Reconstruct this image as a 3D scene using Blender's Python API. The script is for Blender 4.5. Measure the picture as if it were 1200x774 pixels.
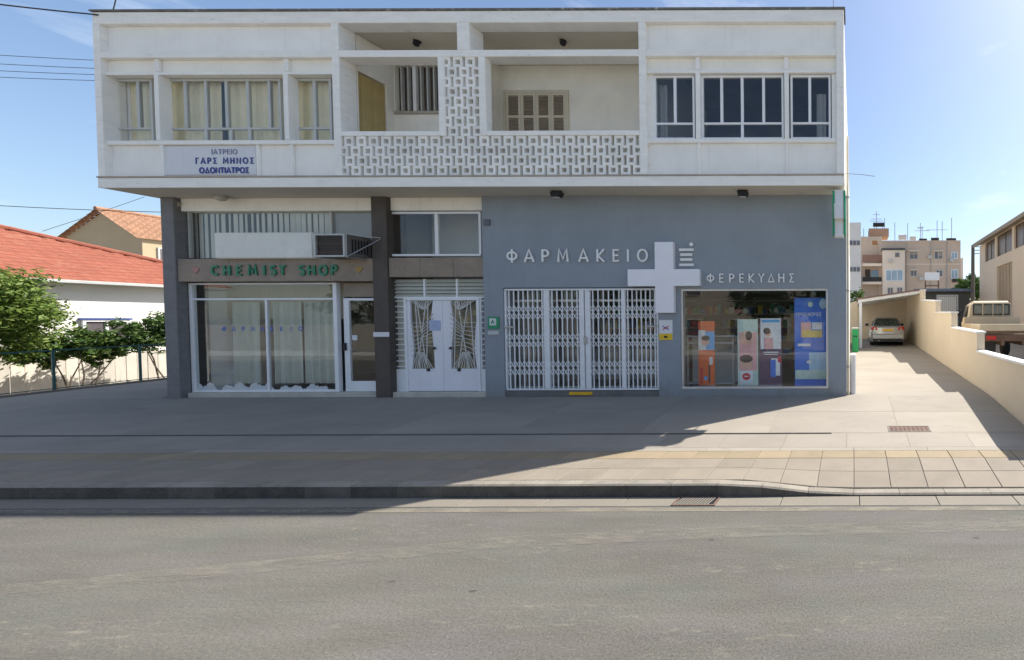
import bpy, math, random
from math import radians, sin, cos, pi
from mathutils import Vector, Matrix, Euler

R = random.Random(7)
SC = bpy.context.scene
COL = SC.collection
for o in list(bpy.data.objects):
    bpy.data.objects.remove(o)

# ------------------------------------------------------------------ camera
CAM_H = 2.3
PITCH = radians(1.2)
cam_d = bpy.data.cameras.new('camera')
cam = bpy.data.objects.new('camera', cam_d)
COL.objects.link(cam)
cam.location = (0, 0, CAM_H)
cam.rotation_euler = (Matrix.Rotation(radians(90) - PITCH, 3, 'X') @ Matrix.Rotation(radians(-0.2), 3, 'Z')).to_euler()
cam_d.sensor_width = 36
cam_d.lens = 15.0
cam_d.shift_x = -1.0 / 3.0
cam_d.clip_start = 0.05
cam_d.clip_end = 3000
SC.camera = cam

# ------------------------------------------------------------------ world, sun
SUN = Vector((0.648, 0.470, 1.0)).normalized()
w = bpy.data.worlds.new('World')
SC.world = w
w.use_nodes = True
wn = w.node_tree.nodes
wl = w.node_tree.links
wn.clear()
sky = wn.new('ShaderNodeTexSky')
sky.sky_type = 'NISHITA'
sky.sun_disc = False
sky.sun_elevation = math.asin(SUN.z)
sky.sun_rotation = math.atan2(SUN.x, SUN.y)
sky.altitude = 100
sky.air_density = 1.0
sky.dust_density = 1.5
sky.ozone_density = 2.2
bg = wn.new('ShaderNodeBackground')
bg.inputs['Strength'].default_value = 0.12
wo = wn.new('ShaderNodeOutputWorld')
tc = wn.new('ShaderNodeTexCoord')
mp = wn.new('ShaderNodeMapping')
mp.inputs['Scale'].default_value = (1.0, 1.0, 4.5)
nz = wn.new('ShaderNodeTexNoise')
nz.inputs['Scale'].default_value = 2.6
nz.inputs['Detail'].default_value = 7
nz.inputs['Roughness'].default_value = 0.6
cr = wn.new('ShaderNodeValToRGB')
cr.color_ramp.elements[0].position = 0.56
cr.color_ramp.elements[0].color = (0, 0, 0, 1)
cr.color_ramp.elements[1].position = 0.80
cr.color_ramp.elements[1].color = (0.55, 0.55, 0.55, 1)
mx = wn.new('ShaderNodeMix')
mx.data_type = 'RGBA'
mx.inputs['B'].default_value = (6.5, 6.7, 7.0, 1)
wl.new(tc.outputs['Generated'], mp.inputs['Vector'])
wl.new(mp.outputs['Vector'], nz.inputs['Vector'])
wl.new(nz.outputs['Fac'], cr.inputs['Fac'])
wl.new(cr.outputs['Color'], mx.inputs['Factor'])
wl.new(sky.outputs['Color'], mx.inputs['A'])
wl.new(mx.outputs['Result'], bg.inputs['Color'])
wl.new(bg.outputs['Background'], wo.inputs['Surface'])

sd = bpy.data.lights.new('sun', 'SUN')
sd.energy = 5.0
sd.angle = radians(0.53)
sd.color = (1.0, 0.955, 0.88)
so = bpy.data.objects.new('sun', sd)
COL.objects.link(so)
so.rotation_euler = (-SUN).to_track_quat('-Z', 'Y').to_euler()
so.location = SUN * 60

SC.view_settings.view_transform = 'Standard'
SC.view_settings.look = 'None'
SC.view_settings.exposure = 0.72
SC.view_settings.gamma = 1.0

# ------------------------------------------------------------------ helpers
_c, _s = cos(PITCH), sin(PITCH)


def XZ(px, py, Y):
    """place on the vertical plane at distance Y that matches a measured point of the survey photo"""
    u = (px - 1000) / 500.0
    v = (py - 387) / 500.0
    t = Y / (_c - v * _s)
    return u * t, CAM_H + t * (-v * _c - _s)


def XX(px, Y, py=350):
    return XZ(px, py, Y)[0]


def ZZ(py, Y):
    return XZ(700, py, Y)[1]


def setp(o, label=None, cat=None, group=None, kind=None):
    if label: o['label'] = label
    if cat: o['category'] = cat
    if group: o['group'] = group
    if kind: o['kind'] = kind
    return o


def thing(name, label, cat, loc=(0, 0, 0), rz=0, group=None):
    o = bpy.data.objects.new(name, None)
    o.empty_display_size = 0.2
    COL.objects.link(o)
    o.location = loc
    o.rotation_euler = (0, 0, rz)
    return setp(o, label, cat, group)


def root_loc(p):
    l = Vector((0, 0, 0))
    while p is not None:
        l += Vector(p.location)
        p = p.parent
    return l


class MB:
    def __init__(s):
        s.v = []
        s.f = []
        s.mi = []
        s.cur = 0

    def add(s, vs, fs):
        b = len(s.v)
        s.v += [tuple(x) for x in vs]
        s.f += [tuple(b + i for i in f) for f in fs]
        s.mi += [s.cur] * len(fs)
        return s

    def box(s, x0, x1, y0, y1, z0, z1, b=0.0):
        if x0 > x1: x0, x1 = x1, x0
        if y0 > y1: y0, y1 = y1, y0
        if z0 > z1: z0, z1 = z1, z0
        if b <= 0:
            vs = [(x0, y0, z0), (x1, y0, z0), (x1, y1, z0), (x0, y1, z0), (x0, y0, z1), (x1, y0, z1), (x1, y1, z1), (x0, y1, z1)]
            return s.add(vs, [(0, 3, 2, 1), (4, 5, 6, 7), (0, 1, 5, 4), (1, 2, 6, 5), (2, 3, 7, 6), (3, 0, 4, 7)])
        b = min(b, (x1 - x0) * .45, (y1 - y0) * .45, (z1 - z0) * .45)
        vs = []
        idx = {}
        for ix, (xa, xs) in enumerate(((x0, 1), (x1, -1))):
            for iy, (ya, ys) in enumerate(((y0, 1), (y1, -1))):
                for iz, (za, zs) in enumerate(((z0, 1), (z1, -1))):
                    idx[ix, iy, iz, 0] = len(vs); vs.append((xa, ya + ys * b, za + zs * b))
                    idx[ix, iy, iz, 1] = len(vs); vs.append((xa + xs * b, ya, za + zs * b))
                    idx[ix, iy, iz, 2] = len(vs); vs.append((xa + xs * b, ya + ys * b, za))
        fs = []
        I = idx
        for a in (0, 1):
            q = [I[a, 0, 0, 0], I[a, 1, 0, 0], I[a, 1, 1, 0], I[a, 0, 1, 0]]
            fs.append(q if a else q[::-1])
            q = [I[0, a, 0, 1], I[1, a, 0, 1], I[1, a, 1, 1], I[0, a, 1, 1]]
            fs.append(q if not a else q[::-1])
            q = [I[0, 0, a, 2], I[1, 0, a, 2], I[1, 1, a, 2], I[0, 1, a, 2]]
            fs.append(q if a else q[::-1])
        for a in (0, 1):
            for c in (0, 1):
                q = [I[a, c, 0, 0], I[a, c, 0, 1], I[a, c, 1, 1], I[a, c, 1, 0]]
                fs.append(q if (a + c) % 2 == 1 else q[::-1])
                q = [I[a, 0, c, 0], I[a, 0, c, 2], I[a, 1, c, 2], I[a, 1, c, 0]]
                fs.append(q if (a + c) % 2 == 0 else q[::-1])
                q = [I[0, a, c, 1], I[0, a, c, 2], I[1, a, c, 2], I[1, a, c, 1]]
                fs.append(q if (a + c) % 2 == 1 else q[::-1])
        for a in (0, 1):
            for c in (0, 1):
                for e in (0, 1):
                    fs.append([I[a, c, e, 0], I[a, c, e, 1], I[a, c, e, 2]])
        return s.add(vs, fs)

    def quad(s, a, b, c, d):
        return s.add([a, b, c, d], [(0, 1, 2, 3)])

    def tube(s, pts, r, n=8, cap=True):
        pts = [Vector(p) for p in pts]
        rs = r if isinstance(r, (list, tuple)) else [r] * len(pts)
        vs = []
        fs = []
        for i, p in enumerate(pts):
            if i == 0: d = pts[1] - pts[0]
            elif i == len(pts) - 1: d = pts[-1] - pts[-2]
            else: d = pts[i + 1] - pts[i - 1]
            d.normalize()
            up = Vector((0, 0, 1)) if abs(d.z) < .9 else Vector((1, 0, 0))
            a = d.cross(up).normalized()
            b = a.cross(d).normalized()
            for k in range(n):
                t = 2 * pi * k / n
                vs.append(p + (a * cos(t) + b * sin(t)) * rs[i])
        for i in range(len(pts) - 1):
            for k in range(n):
                k2 = (k + 1) % n
                fs.append((i * n + k, i * n + k2, (i + 1) * n + k2, (i + 1) * n + k))
        if cap:
            fs.append(tuple(range(n))[::-1])
            fs.append(tuple((len(pts) - 1) * n + k for k in range(n)))
        return s.add(vs, fs)

    def bar(s, a, b, wx, wy):
        """rectangular bar between two points"""
        a = Vector(a); b = Vector(b)
        d = (b - a).normalized()
        up = Vector((0, 1, 0)) if abs(d.y) < .9 else Vector((0, 0, 1))
        p = d.cross(up).normalized() * wx * .5
        q = up.cross(d.cross(up)).normalized()
        q = d.cross(p).normalized() * wy * .5
        vs = [a - p - q, a + p - q, a + p + q, a - p + q, b - p - q, b + p - q, b + p + q, b - p + q]
        return s.add(vs, [(0, 3, 2, 1), (4, 5, 6, 7), (0, 1, 5, 4), (1, 2, 6, 5), (2, 3, 7, 6), (3, 0, 4, 7)])

    def disc(s, c, r, axis, h, n=20, r2=None):
        c = Vector(c); ax = Vector(axis).normalized()
        return s.tube([c, c + ax * h], [r, r if r2 is None else r2], n)

    def prism(s, poly, y0, y1):
        """poly of (x,z) extruded along y"""
        n = len(poly)
        vs = [(x, y0, z) for x, z in poly] + [(x, y1, z) for x, z in poly]
        fs = [tuple(range(n)), tuple(range(n, 2 * n))[::-1]]
        for k in range(n):
            k2 = (k + 1) % n
            fs.append((k2, k, n + k, n + k2))
        return s.add(vs, fs)

    def loft(s, rings, cap=True):
        n = len(rings[0])
        vs = [p for r in rings for p in r]
        fs = []
        for i in range(len(rings) - 1):
            for k in range(n):
                k2 = (k + 1) % n
                fs.append((i * n + k, i * n + k2, (i + 1) * n + k2, (i + 1) * n + k))
        if cap:
            fs.append(tuple(range(n))[::-1])
            fs.append(tuple((len(rings) - 1) * n + k for k in range(n)))
        return s.add(vs, fs)

    def mesh(s, name, m, off=(0, 0, 0), smooth=False):
        me = bpy.data.meshes.new(name)
        ox, oy, oz = off
        me.from_pydata([(x - ox, y - oy, z - oz) for x, y, z in s.v], [], s.f)
        for mm in (m if isinstance(m, (list, tuple)) else [m]):
            me.materials.append(mm)
        if any(s.mi):
            me.polygons.foreach_set('material_index', s.mi)
        if smooth:
            me.polygons.foreach_set('use_smooth', [True] * len(me.polygons))
            try:
                me.set_sharp_from_angle(angle=radians(38))
            except Exception:
                pass
        me.update()
        return me

    def build(s, name, m, parent=None, world=True, smooth=False):
        off = root_loc(parent) if (world and parent) else (0, 0, 0)
        o = bpy.data.objects.new(name, s.mesh(name, m, off, smooth))
        COL.objects.link(o)
        if parent: o.parent = parent
        return o


def B(name, m, parent, x0, x1, y0, y1, z0, z1, b=0.0):
    return MB().box(x0, x1, y0, y1, z0, z1, b).build(name, m, parent)


def put(me, name, parent, loc, rz=0.0):
    o = bpy.data.objects.new(name, me)
    COL.objects.link(o)
    if parent:
        o.parent = parent
        o.location = Vector(loc) - root_loc(parent)
    else:
        o.location = loc
    o.rotation_euler = (0, 0, rz)
    return o


def single(mb, name, m, label, cat, group=None, base=None, smooth=False):
    """a one-mesh top-level thing with its origin at its base"""
    xs = [v[0] for v in mb.v]; ys = [v[1] for v in mb.v]; zs = [v[2] for v in mb.v]
    b = base or ((min(xs) + max(xs)) / 2, (min(ys) + max(ys)) / 2, min(zs))
    o = bpy.data.objects.new(name, mb.mesh(name, m, b, smooth))
    COL.objects.link(o)
    o.location = b
    return setp(o, label, cat, group)


def copy_tree(o, parent=None):
    c = o.copy()
    COL.objects.link(c)
    if parent: c.parent = parent
    for ch in o.children:
        copy_tree(ch, c)
    return c


# ------------------------------------------------------------------ materials
def newmat(name):
    m = bpy.data.materials.new(name)
    m.use_nodes = True
    return m, m.node_tree.nodes, m.node_tree.links, m.node_tree.nodes['Principled BSDF']


def M(name, col, rough=.75, var=.15, scale=2.0, streak=0, fine=.06, bump=.15, bscale=60, metal=0, rnd=0, spec=.4,
      stain=None, stain_amt=0, stain_pos=.6, stretch=(1, 1, 1)):
    m, N, L, P = newmat(name)
    P.inputs['Roughness'].default_value = rough
    P.inputs['Metallic'].default_value = metal
    P.inputs['Specular IOR Level'].default_value = spec
    tc = N.new('ShaderNodeTexCoord')
    oi = N.new('ShaderNodeObjectInfo')
    ad = N.new('ShaderNodeVectorMath'); ad.operation = 'MULTIPLY_ADD'
    sc = N.new('ShaderNodeCombineXYZ')
    for i in range(3): L.new(oi.outputs['Random'], sc.inputs[i])
    L.new(sc.outputs[0], ad.inputs[0])
    ad.inputs[1].default_value = (37, 61, 23) if rnd else (0, 0, 0)
    L.new(tc.outputs['Object'], ad.inputs[2])
    mp = N.new('ShaderNodeMapping')
    mp.inputs['Scale'].default_value = stretch
    L.new(ad.outputs[0], mp.inputs['Vector'])
    n1 = N.new('ShaderNodeTexNoise')
    n1.inputs['Scale'].default_value = scale
    n1.inputs['Detail'].default_value = 6
    n1.inputs['Roughness'].default_value = .62
    L.new(mp.outputs[0], n1.inputs['Vector'])
    n2 = N.new('ShaderNodeTexNoise')
    n2.inputs['Scale'].default_value = bscale
    n2.inputs['Detail'].default_value = 3
    L.new(ad.outputs[0], n2.inputs['Vector'])
    # value factor = 1 + var*(n1-.5)*2 + fine*(n2-.5)*2 + rnd*(random-.5)*2
    def mad(a, k, c):
        q = N.new('ShaderNodeMath'); q.operation = 'MULTIPLY_ADD'
        L.new(a, q.inputs[0]); q.inputs[1].default_value = k
        if isinstance(c, float): q.inputs[2].default_value = c
        else: L.new(c, q.inputs[2])
        return q.outputs[0]
    f = mad(n1.outputs['Fac'], 4 * var, 1 - 2 * var)
    f = mad(n2.outputs['Fac'], 4 * fine, mad(f, 1.0, -2 * fine))
    if rnd:
        f = mad(oi.outputs['Random'], 2 * rnd, mad(f, 1.0, -float(rnd)))
    if streak:
        m3 = N.new('ShaderNodeMapping'); m3.inputs['Scale'].default_value = (13, 13, .45)
        L.new(ad.outputs[0], m3.inputs['Vector'])
        n3 = N.new('ShaderNodeTexNoise'); n3.inputs['Scale'].default_value = 1.3; n3.inputs['Detail'].default_value = 5
        L.new(m3.outputs[0], n3.inputs['Vector'])
        r3 = N.new('ShaderNodeMapRange'); r3.inputs['From Min'].default_value = .56; r3.inputs['From Max'].default_value = .8
        L.new(n3.outputs['Fac'], r3.inputs['Value'])
        f = mad(r3.outputs[0], -streak, f)
    vm = N.new('ShaderNodeVectorMath'); vm.operation = 'SCALE'
    vm.inputs[0].default_value = col[:3]
    L.new(f, vm.inputs['Scale'])
    out = vm.outputs[0]
    if stain:
        n4 = N.new('ShaderNodeTexNoise'); n4.inputs['Scale'].default_value = scale * 1.7; n4.inputs['Detail'].default_value = 9
        n4.inputs['Roughness'].default_value = .7
        L.new(mp.outputs[0], n4.inputs['Vector'])
        r4 = N.new('ShaderNodeMapRange')
        r4.inputs['From Min'].default_value = stain_pos; r4.inputs['From Max'].default_value = stain_pos + .12
        r4.inputs['To Max'].default_value = stain_amt
        L.new(n4.outputs['Fac'], r4.inputs['Value'])
        mm = N.new('ShaderNodeMix'); mm.data_type = 'RGBA'
        L.new(r4.outputs[0], mm.inputs['Factor'])
        L.new(out, mm.inputs['A'])
        mm.inputs['B'].default_value = (*stain, 1)
        out = mm.outputs['Result']
    L.new(out, P.inputs['Base Color'])
    if bump:
        b = N.new('ShaderNodeBump'); b.inputs['Strength'].default_value = bump; b.inputs['Distance'].default_value = .01
        L.new(n2.outputs['Fac'], b.inputs['Height'])
        L.new(b.outputs[0], P.inputs['Normal'])
    return m


def glass_mat(name, tint=(.9, .93, .92), refl=1.0, rough=.0, ior=1.5, mn=.03):
    m, N, L, P = newmat(name)
    N.remove(P)
    out = [n for n in N if n.type == 'OUTPUT_MATERIAL'][0]
    tr = N.new('ShaderNodeBsdfTransparent'); tr.inputs[0].default_value = (*tint, 1)
    gl = N.new('ShaderNodeBsdfGlossy'); gl.inputs['Roughness'].default_value = rough
    fr = N.new('ShaderNodeFresnel'); fr.inputs['IOR'].default_value = ior
    ma = N.new('ShaderNodeMath'); ma.operation = 'MULTIPLY_ADD'; ma.inputs[1].default_value = refl; ma.inputs[2].default_value = mn
    ma.use_clamp = True
    # slight waviness of real panes
    tcn = N.new('ShaderNodeTexCoord'); nn = N.new('ShaderNodeTexNoise'); nn.inputs['Scale'].default_value = 1.1
    bb = N.new('ShaderNodeBump'); bb.inputs['Strength'].default_value = .05; bb.inputs['Distance'].default_value = .02
    L.new(tcn.outputs['Object'], nn.inputs['Vector']); L.new(nn.outputs['Fac'], bb.inputs['Height']); L.new(bb.outputs[0], gl.inputs['Normal'])
    ge = N.new('ShaderNodeNewGeometry'); mr = N.new('ShaderNodeMapRange')
    mr.inputs['To Min'].default_value = ior; mr.inputs['To Max'].default_value = 1 / ior
    L.new(ge.outputs['Backfacing'], mr.inputs['Value']); L.new(mr.outputs[0], fr.inputs['IOR'])
    L.new(fr.outputs[0], ma.inputs[0])
    mi = N.new('ShaderNodeMixShader')
    L.new(ma.outputs[0], mi.inputs[0]); L.new(tr.outputs[0], mi.inputs[1]); L.new(gl.outputs[0], mi.inputs[2])
    L.new(mi.outputs[0], out.inputs['Surface'])
    return m


def foliage_mat(name, c1, c2, c3=None):
    m, N, L, P = newmat(name)
    out = [n for n in N if n.type == 'OUTPUT_MATERIAL'][0]
    g = N.new('ShaderNodeNewGeometry')
    rp = N.new('ShaderNodeValToRGB')
    rp.color_ramp.elements[0].color = (*c1, 1); rp.color_ramp.elements[1].color = (*c2, 1)
    if c3:
        e = rp.color_ramp.elements.new(.92); e.color = (*c2, 1)
        rp.color_ramp.elements[2].color = (*c3, 1)
    L.new(g.outputs['Random Per Island'], rp.inputs[0])
    L.new(rp.outputs[0], P.inputs['Base Color'])
    P.inputs['Roughness'].default_value = .55
    P.inputs['Specular IOR Level'].default_value = .25
    tl = N.new('ShaderNodeBsdfTranslucent')
    L.new(rp.outputs[0], tl.inputs[0])
    mi = N.new('ShaderNodeMixShader'); mi.inputs[0].default_value = .3
    L.new(P.outputs[0], mi.inputs[1]); L.new(tl.outputs[0], mi.inputs[2]); L.new(mi.outputs[0], out.inputs['Surface'])
    return m


WHITE = M('white_painted_render', (.88, .86, .815), .8, .08, 1.2, streak=.09, fine=.02, bump=.12, bscale=90, stain=(.42, .39, .33), stain_amt=.35, stain_pos=.66)
BAND = M('weathered_white_edge', (.88, .86, .81), .8, .08, 2.2, streak=.05, fine=.03, stain=(.25, .23, .2), stain_amt=.38, stain_pos=.60, stretch=(1, 1, 4))
BLOCKM = M('breeze_block_paint', (.86, .84, .79), .8, .08, 3, fine=.03, rnd=.09, stain=(.4, .37, .32), stain_amt=.4, stain_pos=.62)
CREAM = M('cream_panel_paint', (.88, .845, .76), .8, .08, 1.5, streak=.09, fine=.02, stain=(.45, .41, .34), stain_amt=.3, stain_pos=.66)
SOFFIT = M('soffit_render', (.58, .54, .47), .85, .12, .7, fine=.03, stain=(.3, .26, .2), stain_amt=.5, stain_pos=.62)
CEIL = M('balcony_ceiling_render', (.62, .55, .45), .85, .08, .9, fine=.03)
ROOFT = M('roof_concrete', (.4, .38, .35), .9, .2, 1.5)
DARKEDGE = M('dark_roof_edge', (.16, .16, .16), .9, .35, 4, stain=(.5, .48, .45), stain_amt=.8, stain_pos=.56)
LEDGE = M('stained_ledge', (.42, .37, .31), .85, .2, 3, streak=.1)
GREYW = M('blue_grey_wall_paint', (.265, .30, .335), .7, .11, .9, streak=.10, fine=.03, bump=.2, bscale=110, stain=(.27, .29, .32), stain_amt=.3, stain_pos=.66)
def splash(m, z_lo, z_hi, col, amt):
    N = m.node_tree.nodes; L = m.node_tree.links; P = N['Principled BSDF']
    src = P.inputs['Base Color'].links[0].from_socket
    tc = N.new('ShaderNodeTexCoord'); sp = N.new('ShaderNodeSeparateXYZ'); L.new(tc.outputs['Object'], sp.inputs[0])
    n = N.new('ShaderNodeTexNoise'); n.inputs['Scale'].default_value = 3.5; n.inputs['Detail'].default_value = 9; n.inputs['Roughness'].default_value = .75
    L.new(tc.outputs['Object'], n.inputs['Vector'])
    a = N.new('ShaderNodeMath'); a.operation = 'MULTIPLY_ADD'; a.inputs[1].default_value = -1.3; L.new(n.outputs['Fac'], a.inputs[0]); L.new(sp.outputs['Z'], a.inputs[2])
    r = N.new('ShaderNodeMapRange'); r.inputs['From Min'].default_value = z_lo; r.inputs['From Max'].default_value = z_hi
    r.inputs['To Min'].default_value = amt; r.inputs['To Max'].default_value = 0
    L.new(a.outputs[0], r.inputs['Value'])
    mm = N.new('ShaderNodeMix'); mm.data_type = 'RGBA'
    L.new(r.outputs[0], mm.inputs['Factor']); L.new(src, mm.inputs['A']); mm.inputs['B'].default_value = (*col, 1)
    L.new(mm.outputs['Result'], P.inputs['Base Color'])


splash(GREYW, -.75, -.25, (.21, .20, .18), .7)
PILLAR = M('dark_pebble_pillar', (.19, .188, .19), .8, .15, 6, fine=.35, bump=.5, bscale=70)
PILLARB = M('dark_brown_pillar', (.085, .07, .06), .7, .2, 3, fine=.2, bump=.3)
TERRAZ = M('brown_terrazzo', (.27, .215, .165), .6, .2, 3, fine=.2, bump=.1, bscale=40, stain=(.2, .12, .08), stain_amt=.5, stain_pos=.6)
FRAMEW = M('white_window_frame', (.80, .81, .82), .5, .06, 3, fine=.02, bump=.05)
FRAMEG = M('grey_window_frame', (.5, .51, .49), .5, .1, 3)
FRAMEA = M('aluminium_frame', (.62, .62, .6), .38, .08, 3, metal=.6)
DOORW = M('white_metal_door', (.78, .78, .82), .5, .06, 1.5, streak=.05, fine=.02, bump=.04)
LATT = M('ironwork_grey', (.58, .57, .54), .5, .1, 5)
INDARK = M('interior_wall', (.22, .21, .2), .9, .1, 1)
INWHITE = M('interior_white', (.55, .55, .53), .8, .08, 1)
BLACK = M('black_plastic', (.02, .02, .022), .5, .1, 4)
CROSSM = M('brushed_silver_panel', (.80, .80, .84), .4, .05, 2, metal=.1, fine=.02, bump=.03)
LETT = M('silver_letter_metal', (.80, .80, .79), .4, .05, 5, metal=.1, fine=.02, bump=0)
GREEN = M('green_letter_paint', (.02, .21, .115), .5, .1, 6)
SGREEN = M('sign_green', (.02, .28, .13), .5, .1, 3)
BLUEP = M('blue_lettering', (.05, .07, .28), .6, .15, 6)
SIGNW = M('sign_white_board', (.7, .71, .73), .6, .05, 2, streak=.08)
SILL = M('stone_sill', (.5, .47, .4), .8, .15, 4, fine=.1)
CURT = M('cream_curtain_cloth', (.85, .76, .50), .9, .10, 2, streak=.1)
CURTG = M('green_white_curtain_cloth', (.52, .56, .50), .9, .12, 2, streak=.18)
BLIND = M('pale_blind_slat', (.62, .62, .56), .8, .12, 2, streak=.1)
SHUT = M('brown_louvre_slat', (.44, .36, .28), .7, .12, 3)
SHUTF = M('cream_shutter_frame', (.66, .6, .47), .6, .08, 3)
BARWOOD = M('dark_window_board', (.075, .055, .045), .7, .2, 3)
DOORY = M('ochre_door_paint', (.46, .35, .15), .6, .12, 2, streak=.12)
GLASS = glass_mat('shop_glass', (.98, .99, .985), .75, mn=.01)
GLASSD = glass_mat('old_window_glass', (.965, .97, .97), .6, mn=.005)
GLASSR = glass_mat('dark_window_glass', (.85, .86, .86), .7, mn=.025)
GLASSF = glass_mat('far_window_glass', (.5, .55, .6), 2.0, mn=.10)
BOX = M('faded_sign_box', (.76, .76, .70), .6, .08, 2, streak=.05, stain=(.4, .36, .28), stain_amt=.3, stain_pos=.64)
ACM = M('air_conditioner_paint', (.15, .14, .13), .6, .15, 3, streak=.05)
RUST = M('rusty_metal', (.15, .09, .06), .8, .3, 6)
STEEL = M('galvanised_steel', (.4, .4, .38), .45, .15, 6, metal=.6)
BEIGEW = M('beige_wall_render', (.66, .55, .405), .85, .06, .8, streak=.03, fine=.03, bump=.2, bscale=80, stain=(.5, .4, .28), stain_amt=.4, stain_pos=.62)
COPE = M('white_coping', (.76, .75, .72), .7, .08, 3)
GATEW = M('white_gate_paint', (.78, .79, .80), .45, .1, 5, fine=.03)
TEAL = M('teal_railing_paint', (.03, .10, .10), .5, .15, 5)
HOUSEW = M('house_white_render', (.76, .74, .68), .85, .08, 1, streak=.04)
HBEIGE = M('house_beige_render', (.48, .39, .25), .85, .08, .8, streak=.03)
FENCEM = M('cream_fence_board', (.62, .57, .49), .8, .12, 2, streak=.15, rnd=.12)
SILVER = M('silver_car_paint', (.42, .42, .41), .25, .03, 2, metal=.6, fine=.01, bump=0)
TYRE = M('tyre_rubber', (.02, .02, .02), .85, .1, 8)
TRUCKP = M('tan_truck_paint', (.56, .46, .31), .55, .1, 2, streak=.12, stain=(.3, .2, .12), stain_amt=.4, stain_pos=.66)
REDL = M('red_lamp_lens', (.5, .02, .015), .2, .1, 8)
PLATE = M('yellow_number_plate', (.75, .42, .05), .5, .05, 8)
POLEW = M('weathered_pole_wood', (.10, .085, .07), .85, .2, 3, stretch=(6, 6, .4))
WIRE = M('wire_rubber', (.03, .03, .035), .7, .1, 4)
FOL1 = foliage_mat('leaves_light_green', (.05, .10, .016), (.19, .265, .045), (.38, .42, .13))
FOL2 = foliage_mat('leaves_mid_green', (.028, .068, .017), (.105, .175, .038), (.26, .30, .09))
FOL3 = foliage_mat('leaves_dark_green', (.015, .035, .012), (.04, .08, .025))
BARK = M('bark', (.13, .10, .075), .9, .25, 8, stretch=(4, 4, .8), bump=.5)

# paving
PAVE = M('grey_paving_concrete', (.298, .264, .216), .8, .12, .9, fine=.07, bump=.2, bscale=50, rnd=.05, stain=(.17, .15, .125), stain_amt=.45, stain_pos=.585, stretch=(.6, 1.3, 1))
TILEA = M('paving_tile', (.25, .212, .165), .8, .10, 2.5, fine=.07, bump=.25, bscale=60, rnd=.07, stain=(.30, .27, .23), stain_amt=.35, stain_pos=.62)
TILEB = M('buff_paving_tile', (.285, .225, .145), .8, .10, 2.5, fine=.07, bump=.25, bscale=60, rnd=.07, stain=(.32, .26, .18), stain_amt=.35, stain_pos=.62)
KERB = M('kerb_concrete', (.27, .24, .195), .85, .2, 3, fine=.12, bump=.4, bscale=40, rnd=.12, stain=(.13, .12, .1), stain_amt=.6, stain_pos=.56)
KERBF = M('dark_kerb_face', (.105, .095, .08), .9, .35, 4, fine=.2, bump=.4, bscale=40, rnd=.25)  # front face of the kerb stones, darker than their tops
GUTT = M('gutter_concrete', (.215, .192, .155), .85, .14, 2, fine=.1, bump=.3, stretch=(.3, 3, 1), stain=(.13, .12, .1), stain_amt=.5, stain_pos=.55)
JOINT = M('dark_joint_fill', (.18, .16, .135), .9, .2, 6)
GROUND = M('dry_ground', (.32, .28, .22), .9, .2, .3, fine=.15)
CONCG = M('alley_concrete', (.30, .265, .21), .85, .09, .7, fine=.06, bump=.2, stain=(.34, .3, .26), stain_amt=.4, stain_pos=.58)


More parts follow.
